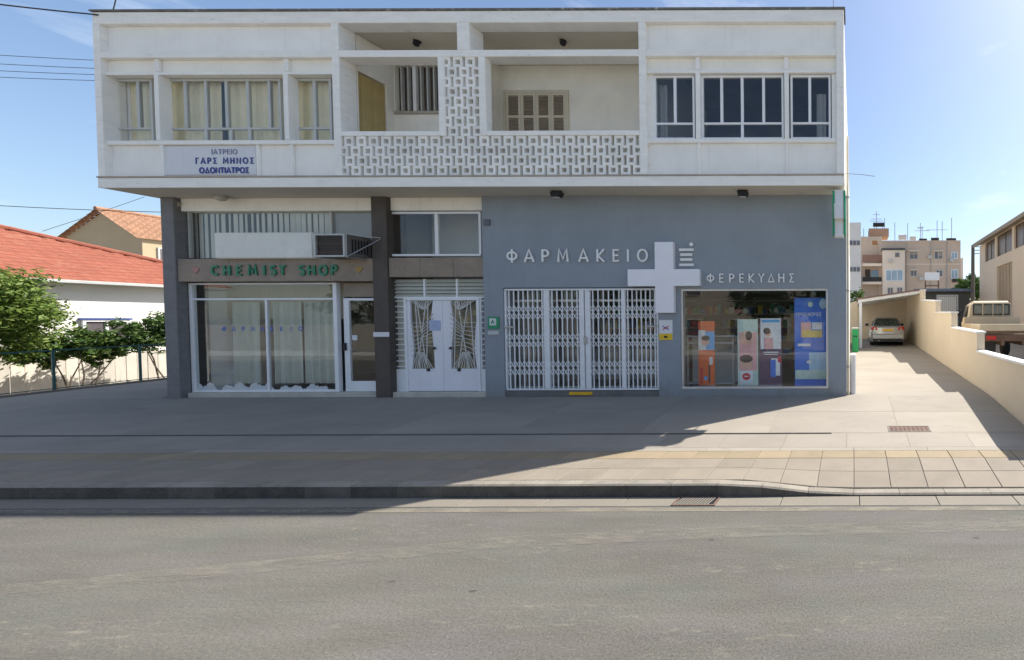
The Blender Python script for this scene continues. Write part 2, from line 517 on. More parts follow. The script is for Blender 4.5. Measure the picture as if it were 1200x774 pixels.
def asphalt():
    m, N, L, P = newmat('worn_asphalt')
    tc = N.new('ShaderNodeTexCoord')
    def noise(scale, det, stretch=(1, 1, 1), rough=.6):
        mp = N.new('ShaderNodeMapping'); mp.inputs['Scale'].default_value = stretch
        L.new(tc.outputs['Object'], mp.inputs['Vector'])
        n = N.new('ShaderNodeTexNoise'); n.inputs['Scale'].default_value = scale; n.inputs['Detail'].default_value = det
        n.inputs['Roughness'].default_value = rough
        L.new(mp.outputs[0], n.inputs['Vector'])
        return n.outputs['Fac']
    def rng(v, a, b, c, d):
        r = N.new('ShaderNodeMapRange'); r.inputs['From Min'].default_value = a; r.inputs['From Max'].default_value = b
        r.inputs['To Min'].default_value = c; r.inputs['To Max'].default_value = d
        L.new(v, r.inputs['Value']); return r.outputs[0]
    def mul(a, b):
        q = N.new('ShaderNodeMath'); q.operation = 'MULTIPLY'; L.new(a, q.inputs[0]); L.new(b, q.inputs[1]); return q.outputs[0]
    big = rng(noise(.5, 5, (.5, 1.5, 1), .65), .3, .7, .84, 1.16)
    streaks = rng(noise(1.1, 8, (.4, 2.6, 1), .72), .3, .72, .88, 1.14)
    fine = rng(noise(48, 5, (1, 1, 1), .75), .28, .72, .60, 1.40)
    grit = rng(noise(130, 3), .3, .7, .72, 1.30)
    f = mul(mul(mul(big, streaks), fine), grit)
    # hue drifts between greenish, brownish and mauve grey, as aged asphalt does
    hue = N.new('ShaderNodeValToRGB')
    cr_ = hue.color_ramp
    cr_.elements[0].position = .36; cr_.elements[0].color = (.114, .113, .097, 1)
    cr_.elements[1].position = .64; cr_.elements[1].color = (.125, .116, .107, 1)
    e_ = cr_.elements.new(.5); e_.color = (.121, .113, .097, 1)
    L.new(noise(.9, 5, (.6, 1.4, 1)), hue.inputs[0])
    vm = N.new('ShaderNodeVectorMath'); vm.operation = 'SCALE'
    L.new(hue.outputs[0], vm.inputs[0])
    L.new(f, vm.inputs['Scale'])
    # pale worn flecks in clusters
    sc = rng(noise(7, 8, (.7, 2.4, 1), .8), .54, .64, 0, .75)
    msk = mul(sc, rng(noise(.7, 3, (.35, 1.7, 1)), .50, .62, 0, 1))
    mx = N.new('ShaderNodeMix'); mx.data_type = 'RGBA'
    L.new(msk, mx.inputs['Factor']); L.new(vm.outputs[0], mx.inputs['A']); mx.inputs['B'].default_value = (.24, .215, .165, 1)
    # small dark tar spots
    vo = N.new('ShaderNodeTexVoronoi'); vo.inputs['Scale'].default_value = 1.3
    mpv = N.new('ShaderNodeMapping'); mpv.inputs['Scale'].default_value = (.8, 1.6, 1)
    L.new(tc.outputs['Object'], mpv.inputs['Vector']); L.new(mpv.outputs[0], vo.inputs['Vector'])
    sp = rng(vo.outputs['Distance'], .03, .045, .7, 0)
    mx2 = N.new('ShaderNodeMix'); mx2.data_type = 'RGBA'
    L.new(sp, mx2.inputs['Factor']); L.new(mx.outputs['Result'], mx2.inputs['A']); mx2.inputs['B'].default_value = (.05, .047, .045, 1)
    L.new(mx2.outputs['Result'], P.inputs['Base Color'])
    P.inputs['Roughness'].default_value = .85
    P.inputs['Specular IOR Level'].default_value = .25
    b = N.new('ShaderNodeBump'); b.inputs['Strength'].default_value = .5; b.inputs['Distance'].default_value = .006
    L.new(fine, b.inputs['Height']); L.new(b.outputs[0], P.inputs['Normal'])
    return m


ASPH = asphalt()


def worn_paint(name, col, amt=.75, lo=.46, hi=.62):
    m, N, L, P = newmat(name)
    P.inputs['Base Color'].default_value = (*col, 1)
    P.inputs['Roughness'].default_value = .8
    tc = N.new('ShaderNodeTexCoord')
    mp = N.new('ShaderNodeMapping'); mp.inputs['Scale'].default_value = (1.0, 3.2, 1)
    L.new(tc.outputs['Object'], mp.inputs['Vector'])
    n = N.new('ShaderNodeTexNoise'); n.inputs['Scale'].default_value = 2.6; n.inputs['Detail'].default_value = 10; n.inputs['Roughness'].default_value = .75
    L.new(mp.outputs[0], n.inputs['Vector'])
    r = N.new('ShaderNodeMapRange'); r.inputs['From Min'].default_value = lo; r.inputs['From Max'].default_value = hi; r.inputs['To Max'].default_value = amt
    L.new(n.outputs['Fac'], r.inputs['Value'])
    L.new(r.outputs[0], P.inputs['Alpha'])
    return m


WPAINT = worn_paint('worn_pale_paint', (.27, .245, .20), .45, .42, .60)
YPAINT = worn_paint('faded_cream_line', (.27, .24, .185), .75, .25, .60)


# ------------------------------------------------------------------ ground
def gz(x, y):
    if y < 5.55: return 0.0
    if y < 7.0: z = .17 + .0345 * (y - 5.55)
    elif y < 10: z = .22 + .107 * (y - 7)
    elif y < 26: z = .54 + .042 * (y - 10)
    else: z = 1.212
    return z


def drop(x, y):
    k = min(1, max(0, (x + 1.45) / 1.1))
    return .13 * k * min(1, max(0, (6.5 - y) / .9))


def sheet(name, m, xs, ys, dz=0.0, thick=0.0, dr=True):
    mb = MB()
    vs = []
    for y in ys:
        for x in xs:
            vs.append((x, y, gz(x, y) - (drop(x, y) if dr else 0) + dz))
    n = len(xs)
    fs = [(j * n + i, j * n + i + 1, (j + 1) * n + i + 1, (j + 1) * n + i) for j in range(len(ys) - 1) for i in range(n - 1)]
    mb.add(vs, fs)
    o = mb.build(name, m)
    setp(o, kind='structure')
    return o


def frange(a, b, s):
    out = []
    n = max(1, int(round((b - a) / s)))
    return [a + (b - a) * i / n for i in range(n + 1)]


sheet('ground', GROUND, [-20.46, -10, 0, 5, 20, 60, 200, 900], [5.551, 6.999, 7.0, 9.999, 10, 14, 18, 22, 26, 60, 200, 900], dz=-.075)
mb = MB(); mb.quad((-900, 5.551, -.35), (-20.46, 5.551, -.35), (-20.46, 900, -.35), (-900, 900, -.35))
setp(mb.build('lower_ground', GROUND), kind='structure')
mb = MB(); mb.quad((-900, -900, -.02), (900, -900, -.02), (900, 5.5, -.02), (-900, 5.5, -.02))
setp(mb.build('far_ground', GROUND), kind='structure')
mb = MB(); mb.quad((-400, -4.2, 0), (400, -4.2, 0), (400, 5.262, 0), (-400, 5.262, 0))
setp(mb.build('road', ASPH), kind='structure')
mb = MB(); mb.box(-400, 400, -7.5, -4.2, -.1, .14)
setp(mb.build('far_pavement', PAVE), kind='structure')
mb = MB(); mb.box(-120, 120, -12.6, -7.51, -.1, .15)  # unseen pale slab added across the road to bounce sun onto the facade
setp(mb.build('bounce_forecourt', M('pale_bounce_concrete', (.55, .52, .46), .85, .1, .5)), kind='structure')
# gutter slabs
gut = thing('gutter', None, None); setp(gut, kind='structure')
gme = MB().box(.004, .996, 5.265, 5.545, -.04, .006, .005).mesh('gutter_slab', GUTT)
for k in range(-24, 9):
    put(gme, 'gutter_slab', gut, (k * 1.0 + .07, 0, 0))
mb = MB(); mb.box(-200, -24, 5.265, 5.545, -.04, .006); mb.box(9.07, 200, 5.265, 5.545, -.04, .006)
mb.build('gutter_edge', GUTT, gut)
mb = MB(); mb.quad((-60, 5.12, .004), (60, 5.12, .004), (60, 5.22, .004), (-60, 5.22, .004))
setp(mb.build('road_edge_line', YPAINT), kind='structure')
# worn pale band crossing the road
pts = [(-12.5, 2.9), (-7.3, 3.62), (-5.6, 3.98), (-3.6, 4.42), (-.94, 4.64), (1.9, 4.74), (6, 4.8), (20, 4.8)]
mb = MB()
for (a, b) in zip(pts[:-1], pts[1:]):
    n = 8
    for i in range(n):
        p = [(a[0] + (b[0] - a[0]) * t, a[1] + (b[1] - a[1]) * t) for t in (i / n, (i + 1) / n)]
        mb.quad((p[0][0], p[0][1] - .12, .004), (p[1][0], p[1][1] - .12, .004), (p[1][0], p[1][1] + .12, .004), (p[0][0], p[0][1] + .12, .004))
setp(mb.build('worn_road_line', WPAINT), kind='structure')

# kerb
kerb = thing('kerb', None, None); setp(kerb, kind='structure')


def kerb_h(x):
    k = min(1, max(0, (x + 1.45) / 1.1))
    return .17 - .13 * k


k = -45
xk = -27.0
while xk < 9:
    x0, x1 = xk + .003, xk + .597
    h0, h1 = kerb_h(x0), kerb_h(x1)
    e = R.uniform(-.003, .003)
    pr0 = [(x0, 5.552 + e, -.05), (x0, 5.552 + e, h0 - .02), (x0, 5.572 + e, h0), (x0, 5.695, h0 + .003), (x0, 5.695, -.05)]
    pr1 = [(x1, 5.552 + e, -.05), (x1, 5.552 + e, h1 - .02), (x1, 5.572 + e, h1), (x1, 5.695, h1 + .003), (x1, 5.695, -.05)]
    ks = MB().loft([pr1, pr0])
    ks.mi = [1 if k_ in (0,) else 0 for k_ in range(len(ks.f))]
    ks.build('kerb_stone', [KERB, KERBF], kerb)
    xk += .6
mb = MB(); mb.box(-200, -27.003, 5.552, 5.695, -.05, .17, .01); mb.box(9.003, 200, 5.552, 5.695, -.05, .04, .01)
mb.build('kerb_run', KERB, kerb)

# pavement tiles
pav = thing('pavement', None, None); setp(pav, kind='structure')
rows = [(5.702, 6.112, TILEA), (6.118, 6.498, TILEA), (6.504, 6.83, TILEB)]
sheet('pavement_bed', JOINT, frange(-60, -1.45, 4) + frange(-1.2, -.2, .25) + [.5, 3, 10, 60], [5.70, 6.0, 6.3, 6.5, 7.0], dz=-.012).parent = pav
for (ya, yb, tm) in rows:
    x = -16.0 + (0 if tm is TILEB else .0)
    while x < 4.4:
        x0, x1 = x + .004, x + .496
        j = R.uniform(-.0015, .0015)
        def zt(xx, yy): return gz(xx, yy + 1e-4 if yy < 7 else yy) - drop(xx, yy) + j
        ch = .005
        top = [(x0 + ch, ya + ch), (x1 - ch, ya + ch), (x1 - ch, yb - ch), (x0 + ch, yb - ch)]
        botm = [(x0, ya), (x1, ya), (x1, yb), (x0, yb)]
        r2 = [(a, b, zt(a, b)) for a, b in top]
        r1 = [(a, b, zt(a, b) - .005) for a, b in botm]
        r0 = [(a, b, zt(a, b) - .04) for a, b in botm]
        MB().loft([r0, r1, r2]).build('paving_tile', tm, pav)
        x += .5
# outer runs of the same paving, beyond the frame
for nm, xa, xb in (('paving_run', -60, -16.004), ('paving_run', 4.5, 60)):
    o = sheet(nm, TILEA, [xa, (xa + xb) / 2, xb], [5.702, 6.5, 6.83], dz=0); o.parent = pav
# grey border strip, slabs before the channel
for x in frange(-18, 2.4, 1.2):
    x0, x1 = x + .003, x + 1.197
    ring = lambda dz: [(a, b, gz(a, b) + dz) for a, b in ((x0, 6.836), (x1, 6.836), (x1, 6.995), (x0, 6.995))]
    MB().loft([ring(-.03), ring(0)]).build('border_slab', PAVE, pav)
for x in frange(-19.2, 2.0, 1.06):
    x0, x1 = x + .002, x + 1.058
    ring = lambda dz: [(a, b, gz(a, b) + dz) for a, b in ((x0, 7.001), (x1, 7.001), (x1, 7.585), (x0, 7.585))]
    MB().loft([ring(-.03), ring(0)]).build('forecourt_slab', PAVE, pav)

fore = thing('forecourt', None, None); setp(fore, kind='structure')
xcs = [-20.45 + 2.364 * k for k in range(10)] + [3.2]
for (ya, yb) in ((7.665, 8.84), (8.846, 9.998)):
    for xa, xb in zip(xcs[:-1], xcs[1:]):
        e_ = R.uniform(-.001, .001)
        ring = lambda dz: [(a, b, gz(a, min(b, 9.9999)) + dz + e_) for a, b in ((xa + .0018, ya), (xb - .0018, ya), (xb - .0018, yb), (xa + .0018, yb))]
        MB().loft([ring(-.03), ring(0)]).build('concrete_slab', PAVE, fore)
sheet('paving_bed', JOINT, [-60, -20, -10, 0, 3.2], [6.83, 7.0, 7.7], dz=-.02)
sheet('forecourt_bed', JOINT, [-20.45, -10, 3.2], [7.66, 8.8, 9.9999, 10.3], dz=-.012)
sheet('alley_paving', PAVE, [-.16, 1, 2, 3.2], [10.001, 12, 16, 20, 26], dz=0)
sheet('side_yard_paving', PAVE, [-20.45, -19, -16.3], [10.001, 12, 16, 20, 26], dz=0)
sheet('side_pavement', CONCG, [3.2, 6, 12, 60], [6.83, 7, 10, 14, 18, 22, 26], dz=-.03)
# channel drain: recessed dark slot with steel lips
ch = thing('channel_drain', 'thin dark drainage channel running along the forecourt in front of the shops', 'drain', (-10, 7.62, gz(0, 7.62)))
XE = XX(974, 7.62, 507)
mb = MB()
for xa, xb in ((-20.5, XE),):
    z = gz(0, 7.62)
    mb.quad((xa, 7.585, z - .019), (xb, 7.585, z - .019), (xb, 7.66, z - .015), (xa, 7.66, z - .015))
mb.build('channel_bed', BLACK, ch)
mb = MB()
mb.box(-20.5, XE, 7.586, 7.600, gz(0, 7.59) - .03, gz(0, 7.59) + .003)
mb.box(-20.5, XE, 7.644, 7.658, gz(0, 7.65) - .03, gz(0, 7.65) + .003)
mb.build('channel_lip', JOINT, ch)
z = gz(0, 7.62)
mb = MB(); mb.add([(XE, 7.587, z - .004), (3.1, 7.587, z - .004), (3.1, 7.658, z + .004), (XE, 7.658, z + .004)], [(0, 1, 2, 3)])
mb.build('channel_filler', PAVE, ch)

# manhole cover
xa, xb = XX(1041, 7.7, 508), XX(1091, 7.7, 508)
ya, yb = 7.68, 7.98
mh = thing('manhole_cover', 'rusty brown rectangular manhole cover set in the pale forecourt near the alley', 'manhole cover', ((xa + xb) / 2, 7.8, gz(0, 7.8)))
MHM = M('rusty_cover', (.17, .11, .085), .7, .2, 5, fine=.2, metal=.2)
def slanted(mb, x0, x1, y0, y1, dz):
    mb.loft([[(a, b, gz(a, b) - .02) for a, b in ((x0, y0), (x1, y0), (x1, y1), (x0, y1))], [(a, b, gz(a, b) + dz) for a, b in ((x0, y0), (x1, y0), (x1, y1), (x0, y1))]])
mb = MB(); slanted(mb, xa + .03, xb - .03, ya + .03, yb - .03, .004)
mb.build('cover_plate', MHM, mh)
mb = MB()
for i in range(9):
    for j in range(4):
        cx = xa + .07 + i * (xb - xa - .14) / 8; cy = ya + .06 + j * (yb - ya - .12) / 3
        slanted(mb, cx - .022, cx + .022, cy - .015, cy + .015, .009)
mb.build('raised_tread', MHM, mh)
mb = MB()
for q in ((xa, xb, ya, ya + .025), (xa, xb, yb - .025, yb), (xa, xa + .025, ya + .025, yb - .025), (xb - .025, xb, ya + .025, yb - .025)):
    slanted(mb, *q, .007)
mb.build('cover_frame', M('cover_frame_grey', (.22, .19, .16), .7, .15, 5), mh)

# gutter grate
xa, xb = XX(790, 5.4, 586), XX(841, 5.4, 586)
gr = thing('gutter_grate', 'rusty slotted drain grate in the gutter below the kerb', 'drain grate', ((xa + xb) / 2, 5.4, 0))
mb = MB()
mb.box(xa, xb, 5.27, 5.295, .0, .014); mb.box(xa, xb, 5.51, 5.54, .0, .014)
mb.box(xa, xa + .03, 5.295, 5.51, 0, .014); mb.box(xb - .03, xb, 5.295, 5.51, 0, .014)
mb.build('grate_frame', MHM, gr)
B('grate_pit', BLACK, gr, xa + .03, xb - .03, 5.295, 5.51, 0, .008)
gb = MB()
gb.add([(0, 5.295, .0), (.016, 5.295, .0), (.056, 5.51, .0), (.04, 5.51, .0), (0, 5.295, .015), (.016, 5.295, .015), (.056, 5.51, .015), (.04, 5.51, .015)],
       [(0, 3, 2, 1), (4, 5, 6, 7), (0, 1, 5, 4), (1, 2, 6, 5), (2, 3, 7, 6), (3, 0, 4, 7)])
gbm = gb.mesh('grate_bar', GUTT)
n = 12
for i in range(n):
    put(gbm, 'grate_bar', gr, (xa + .03 + i * (xb - xa - .11) / n, 0, 0))

# ------------------------------------------------------------------ main building
FY = 9.3        # front of the upper storey
GY = 10.0       # front of the ground floor
XL, XR = -16.32, -0.18
GXL, GXR = -16.14, -0.16
z = lambda py, Y=FY: ZZ(py, Y)
Z_TOP = z(9.5)
Z_B1 = z(25)       # under roof band
Z_M1, Z_M0 = z(57), z(65)
Z_H1, Z_H0 = z(67), z(80)
Z_WT, Z_WB = z(83.5), z(161)
Z_ST, Z_SB = z(161), z(166)
Z_PB = z(204)
Z_F1, Z_F0 = z(206), z(217.5)
Z_BASE = .35
BD = 21.5
bld = thing('pharmacy_building', 'two storey building with white boxed upper floor, balconies and blue grey pharmacy front', 'building', (-8.2, 10, .54))

# roof, slabs, shell
B('roof_slab', ROOFT, bld, XL, XR, FY + .02, BD, Z_B1 + .02, Z_TOP - .035)
B('roof_band', BAND, bld, XL, XR, FY, FY + .32, Z_B1, Z_TOP - .03, .01)
B('roof_edge', DARKEDGE, bld, XL - .03, XR + .03, FY - .03, FY + .5, Z_TOP - .028, Z_TOP + .012, .008)
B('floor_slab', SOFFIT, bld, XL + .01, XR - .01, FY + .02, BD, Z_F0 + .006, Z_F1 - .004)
B('slab_fascia', BAND, bld, XL, XR, FY - .012, FY + .018, Z_F0, Z_F1, .005)
B('ledge', LEDGE, bld, XL - .005, XR, FY - .03, FY + .3, Z_F1 + .002, Z_PB - .001, .006)
# upper side and rear walls
B('side_wall', WHITE, bld, XL + .003, XL + .2, FY + .33, BD - .25, Z_PB, Z_B1 + .01)
B('side_wall', CREAM, bld, XR - .2, XR - .003, FY + .33, BD - .25, Z_PB, Z_B1 + .01)
B('rear_wall', WHITE, bld, XL, XR, BD - .24, BD, _z0 := Z_BASE, Z_B1 + .01)
# upper posts (front grid)
px_posts = [(115, 122), (391, 399.5), (750, 758), (980.5, 990)]
posts = []
for i, (a, b) in enumerate(px_posts):
    x0 = XX(a, FY, 120) if i else XL
    x1 = XX(b, FY, 120) if i < 3 else XR
    if i == 0: x1 = XL + .14
    if i == 3: x0 = XR - .17
    posts.append((x0, x1))
    B('frame_post', BAND, bld, x0, x1, FY - .004, FY + .32, Z_PB + .001, Z_B1 - .001, .008)
# middle beam, in bays between the posts
for i in range(3):
    B('middle_beam', BAND, bld, posts[i][1] + .001, posts[i + 1][0] - .001, FY, FY + .30, Z_M0, Z_M1, .006)
bayL = (posts[0][1], posts[1][0]); bayM = (posts[1][1], posts[2][0]); bayR = (posts[2][1], posts[3][0])


def side_bay(bay, depth, ribs, low_ribs, wins, fr, pane_m):
    x0, x1 = bay
    py = FY + .10
    B('top_panel', WHITE, bld, x0 + .001, x1 - .001, py, py + .12, Z_M1 + .001, Z_B1 - .001)
    B('head_panel', CREAM, bld, x0 + .001, x1 - .001, py, py + .12, Z_H0 + .001, Z_M0 - .001)
    B('window_head', WHITE, bld, x0 + .001, x1 - .001, py - .05, py + .2, Z_WT + .001, Z_H0, .006)
    B('spandrel_panel', WHITE, bld, x0 + .001, x1 - .001, py, py + .12, Z_PB + .001, Z_SB - .001)
    B('window_sill', WHITE, bld, x0 + .001, x1 - .001, FY + .035, py + .26, Z_SB, Z_WB - .001, .008)
    for (a, b) in ribs:
        xa, xb = XX(a, FY + .03, 120), XX(b, FY + .03, 120)
        B('window_fin', WHITE, bld, xa, xb, FY + .03, py + depth, Z_WB, Z_WT, .006)
        B('head_rib', WHITE, bld, xa, xb, FY + .045, py - .001, Z_H0 + .002, Z_M0 - .001, .004)
    for (a, b) in low_ribs:
        xa, xb = XX(a, FY + .05, 185), XX(b, FY + .05, 185)
        B('panel_rib', WHITE, bld, xa, xb, FY + .05, py - .001, Z_PB + .002, Z_SB - .001, .004)
    wy = py + depth
    for (a, b, upm, lowm, ptrans) in wins:
        xa, xb = XX(a, wy, 120), XX(b, wy, 120)
        zt, zb = Z_WT - .012, Z_WB + .012
        ztr = ZZ(ptrans, wy)
        t = .045
        mb = MB()
        mb.box(xa, xb, wy - .03, wy + .03, zt - t, zt, .004); mb.box(xa, xb, wy - .03, wy + .03, zb, zb + t, .004)
        mb.box(xa, xa + t, wy - .029, wy + .029, zb + t, zt - t); mb.box(xb - t, xb, wy - .029, wy + .029, zb + t, zt - t)
        win = mb.build('window', fr, bld)
        B('transom', fr, win, xa + t, xb - t, wy - .027, wy + .027, ztr - .022, ztr + .022, .004)
        us = [xa + t] + [XX(p, wy, 120) for p in upm] + [xb - t]
        ls = [xa + t] + [XX(p, wy, 155) for p in lowm] + [xb - t]
        for (lst, za, zb_) in ((us, ztr + .022, zt - t), (ls, zb + t, ztr - .022)):
            for i, xm in enumerate(lst):
                if 0 < i < len(lst) - 1:
                    B('mullion', fr, win, xm - .03, xm + .03, wy - .026, wy + .026, za, zb_, .004)
            for i in range(len(lst) - 1):
                p0 = lst[i] + (.03 if i else 0); p1 = lst[i + 1] - (.03 if i < len(lst) - 2 else 0)
                B('pane', pane_m, win, p0, p1, wy - .003, wy + .003, za, zb_)


side_bay(bayL, .12, [(182, 187), (333, 338.5)], [(188, 192), (301, 303.5), (340.5, 343.5)],
         [(133, 182, [165], [], 148.5), (197, 332, [220, 244, 268, 293, 318], [244, 273, 295], 149), (346, 391, [371], [371], 149)],
         FRAMEG, GLASSD)
side_bay(bayR, .05, [(816, 821), (920, 925)], [(818.5, 821.5), (922, 924.5)],
         [(768, 815.5, [792.5], [], 145), (823.5, 919.5, [847, 871, 896], [871], 145), (927.5, 974.5, [950], [], 145)],
         FRAMEW, GLASSR)
# white jamb panels beside the outer windows
for (a, b, Y) in ((122.5, 130, 9.42), (759, 767, 9.41), (975.5, 981, 9.41)):
    xa, xb = XX(a, Y, 120), XX(b, Y, 120)
    B('window_jamb', WHITE, bld, xa, xb, Y, Y + .2, Z_WB, Z_WT, .004)
# party walls either side of the balconies and floor/ceiling lining
B('balcony_side_wall', CREAM, bld, posts[1][0] + .02, posts[1][1] - .01, FY + .33, 9.66, Z_PB, Z_B1)
B('balcony_side_wall', CREAM, bld, posts[1][0] + .02, posts[1][1] - .01, 10.25, 14, Z_PB, Z_B1)
B('balcony_side_wall', CREAM, bld, posts[1][0] + .02, posts[1][1] - .01, 9.66, 10.25, ZZ(88, 9.9), Z_B1)
B('balcony_side_wall', CREAM, bld, posts[2][0] + .03, posts[2][1] - .01, FY + .33, 14, Z_PB, Z_B1)
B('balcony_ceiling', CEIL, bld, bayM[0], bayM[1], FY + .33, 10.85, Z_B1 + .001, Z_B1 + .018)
# balcony door (ochre) on the left side wall, facing the balcony
xs = posts[1][1] - .05
dr = B('balcony_door', DOORY, bld, xs - .03, xs, 9.67, 10.24, Z_PB + .01, ZZ(88, 9.9) - .03, .004)
B('door_panel', DOORY, dr, xs + .001, xs + .012, 9.74, 9.93, Z_PB + .9, ZZ(96, 9.9), .004)
B('door_panel', DOORY, dr, xs + .001, xs + .012, 9.98, 10.17, Z_PB + .9, ZZ(96, 9.9), .004)
mb = MB(); mb.tube([(xs, 10.2, Z_PB + 1.0), (xs + .05, 10.2, Z_PB + 1.0), (xs + .05, 10.1, Z_PB + 1.0)], .01, 6)
mb.build('handle', STEEL, dr)
# left balcony back wall with barred window, right balcony back wall with shutters
YBL, YBR = 10.42, 10.85
xm = XX(563, YBL, 110)
wx0, wx1 = XX(453, YBL, 100), XX(517, YBL, 100)
wz0, wz1 = ZZ(130, YBL), ZZ(75, YBL)
mb = MB()
x0b = posts[1][1]
mb.box(x0b, wx0, YBL, YBL + .18, Z_PB, Z_B1); mb.box(wx1, xm, YBL, YBL + .18, Z_PB, Z_B1)
mb.box(wx0, wx1, YBL + .001, YBL + .18, Z_PB, wz0); mb.box(wx0, wx1, YBL + .001, YBL + .18, wz1, Z_B1)
mb.box(xm, xm + .15, YBL, YBR + .18, Z_PB, Z_B1)
mb.build('balcony_rear_wall', CREAM, bld)
bw = B('barred_window', BARWOOD, bld, wx0, wx1, YBL + .10, YBL + .14, wz0, wz1)
n = 8
for i in range(n + 1):
    xx = wx0 + .03 + (wx1 - wx0 - .06) * i / n
    B('window_bar', FRAMEG if i % 4 else FRAMEW, bw, xx - (.016 if i % 4 else .04), xx + (.016 if i % 4 else .04), YBL + .03, YBL + .095, wz0 + .02, wz1)
B('sill', LEDGE, bw, wx0 - .05, wx1 + .05, YBL - .04, YBL + .1, wz0 - .05, wz0 + .015, .005)
sx0, sx1 = XX(591, YBR, 130), XX(668, YBR, 130)
sz0, sz1 = ZZ(172, YBR), ZZ(105, YBR)
mb = MB()
mb.box(xm + .15, sx0, YBR, YBR + .18, Z_PB, Z_B1); mb.box(sx1, bayM[1], YBR, YBR + .18, Z_PB, Z_B1)
mb.box(sx0, sx1, YBR + .001, YBR + .18, Z_PB, sz0); mb.box(sx0, sx1, YBR + .001, YBR + .18, sz1, Z_B1)
mb.build('balcony_rear_wall', CREAM, bld)
mb = MB()
t = .07
mb.box(sx0, sx1, YBR - .03, YBR + .06, sz1 - t, sz1); mb.box(sx0, sx1, YBR - .03, YBR + .06, sz0, sz0 + t)
mb.box(sx0, sx0 + t, YBR - .03, YBR + .06, sz0 + t, sz1 - t); mb.box(sx1 - t, sx1, YBR - .03, YBR + .06, sz0 + t, sz1 - t)
sh = mb.build('shuttered_window', SHUTF, bld)
lw = (sx1 - sx0 - 2 * t) / 4
zm = ZZ(136, YBR)
for i in range(4):
    a = sx0 + t + i * lw + .003; b = a + lw - .006
    mb = MB(); s = .062
    mb.box(a, a + s, YBR - .02, YBR + .02, sz0 + t, sz1 - t); mb.box(b - s, b, YBR - .02, YBR + .02, sz0 + t, sz1 - t)
    for zc in (sz0 + t + .03, zm, sz1 - t - .03):
        mb.box(a + s, b - s, YBR - .019, YBR + .019, zc - .03, zc + .03)
    # louvre slats joined into the leaf
    mb.cur = 1
    for (za, zb_) in ((sz0 + t + .06, zm - .03), (zm + .03, sz1 - t - .06)):
        k = za + .02
        while k < zb_ - .01:
            mb.add([(a + s, YBR - .012, k - .02), (b - s, YBR - .012, k - .02), (b - s, YBR + .012, k + .018), (a + s, YBR + .012, k + .018)], [(0, 1, 2, 3)])
            k += .035
    mb.build('shutter_leaf', [SHUTF, SHUT], sh)
# posts and the top recess divider of the balcony, top rail
B('recess_divider', BAND, bld, XX(536.5, FY, 40), XX(551, FY, 40), FY - .003, FY + .36, Z_M1 + .001, Z_B1 - .001, .008)
zr1, zr0 = z(152), z(157.5)
pL = (XX(514.5, FY, 110), XX(522, FY, 110)); pR = (XX(562, FY, 110), XX(570, FY, 110))
for p in (pL, pR):
    B('balcony_post', BAND, bld, p[0], p[1], FY - .002, FY + .16, zr0 - .0, Z_M0 - .001, .006)
B('balcony_rail', BAND, bld, bayM[0] + .001, pL[0] - .001, FY - .001, FY + .16, zr0, zr1, .006)
B('balcony_rail', BAND, bld, pR[1] + .001, bayM[1] - .001, FY - .001, FY + .16, zr0, zr1, .006)
B('balcony_floor', LEDGE, bld, bayM[0], bayM[1], FY + .31, 10.85, Z_PB - .02, Z_PB + .01)
# breeze blocks
BW, BH, PW, PH = .203, .2105, .2655, .2115
q = MB()
hx, hz = .052, .050
o_ = [(-BW / 2, 0), (BW / 2, 0), (BW / 2, BH), (-BW / 2, BH)]
i_ = [(-hx, BH / 2 - hz), (hx, BH / 2 - hz), (hx, BH / 2 + hz), (-hx, BH / 2 + hz)]
vs = [(x, 0, zz) for x, zz in o_] + [(x, 0, zz) for x, zz in i_] + [(x, .135, zz) for x, zz in o_] + [(x, .135, zz) for x, zz in i_]
fs = []
for kk in range(4):
    k2 = (kk + 1) % 4
    fs += [(kk, k2, 4 + k2, 4 + kk), (8 + k2, 8 + kk, 12 + kk, 12 + k2), (k2, kk, 8 + kk, 8 + k2), (4 + kk, 4 + k2, 12 + k2, 12 + kk)]
q.add(vs, fs)
bme = q.mesh('breeze_block', BLOCKM)
x_start = bayM[0] + .01
rowsB = 4
PH = (zr0 - Z_PB - .006) / rowsB
x_ref = XX(409, FY, 185)
for r in range(rowsB):
    zb = Z_PB + .004 + r * PH
    kx = -1
    while True:
        cx = x_ref + kx * PW + (0 if (r % 2) else PW / 2)
        kx += 1
        if cx + BW / 2 < bayM[0] + .03: continue
        if cx - BW / 2 > bayM[1] - .03: break
        put(bme, 'breeze_block', bld, (cx + R.uniform(-.003, .003), FY + .02 + R.uniform(-.005, .005), zb), R.uniform(-.02, .02))
r = 4
while Z_PB + .004 + (r + 1) * PH < Z_M0 + .02:
    zb = Z_PB + .004 + r * PH
    for kx in range(-1, 60):
        cx = x_ref + kx * PW + (0 if (r % 2) else PW / 2)
        if cx + BW / 2 > pL[1] + .03 and cx - BW / 2 < pR[0] - .03:
            put(bme, 'breeze_block', bld, (cx, FY + .02, zb))
    r += 1
# upper rooms: floor, dividing walls, rear
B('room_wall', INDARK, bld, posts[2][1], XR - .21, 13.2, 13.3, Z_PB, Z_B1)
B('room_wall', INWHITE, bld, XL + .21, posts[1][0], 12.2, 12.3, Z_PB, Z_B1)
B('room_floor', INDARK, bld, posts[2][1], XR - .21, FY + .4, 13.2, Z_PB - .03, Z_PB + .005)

# --------------------------------------------------------------- ground floor
ZC = Z_F0                      # soffit level
gx = lambda px, Y=GY: XX(px, Y, 350)
g = lambda py, Y=GY: ZZ(py, Y)
zb0 = .30
GFL = .56
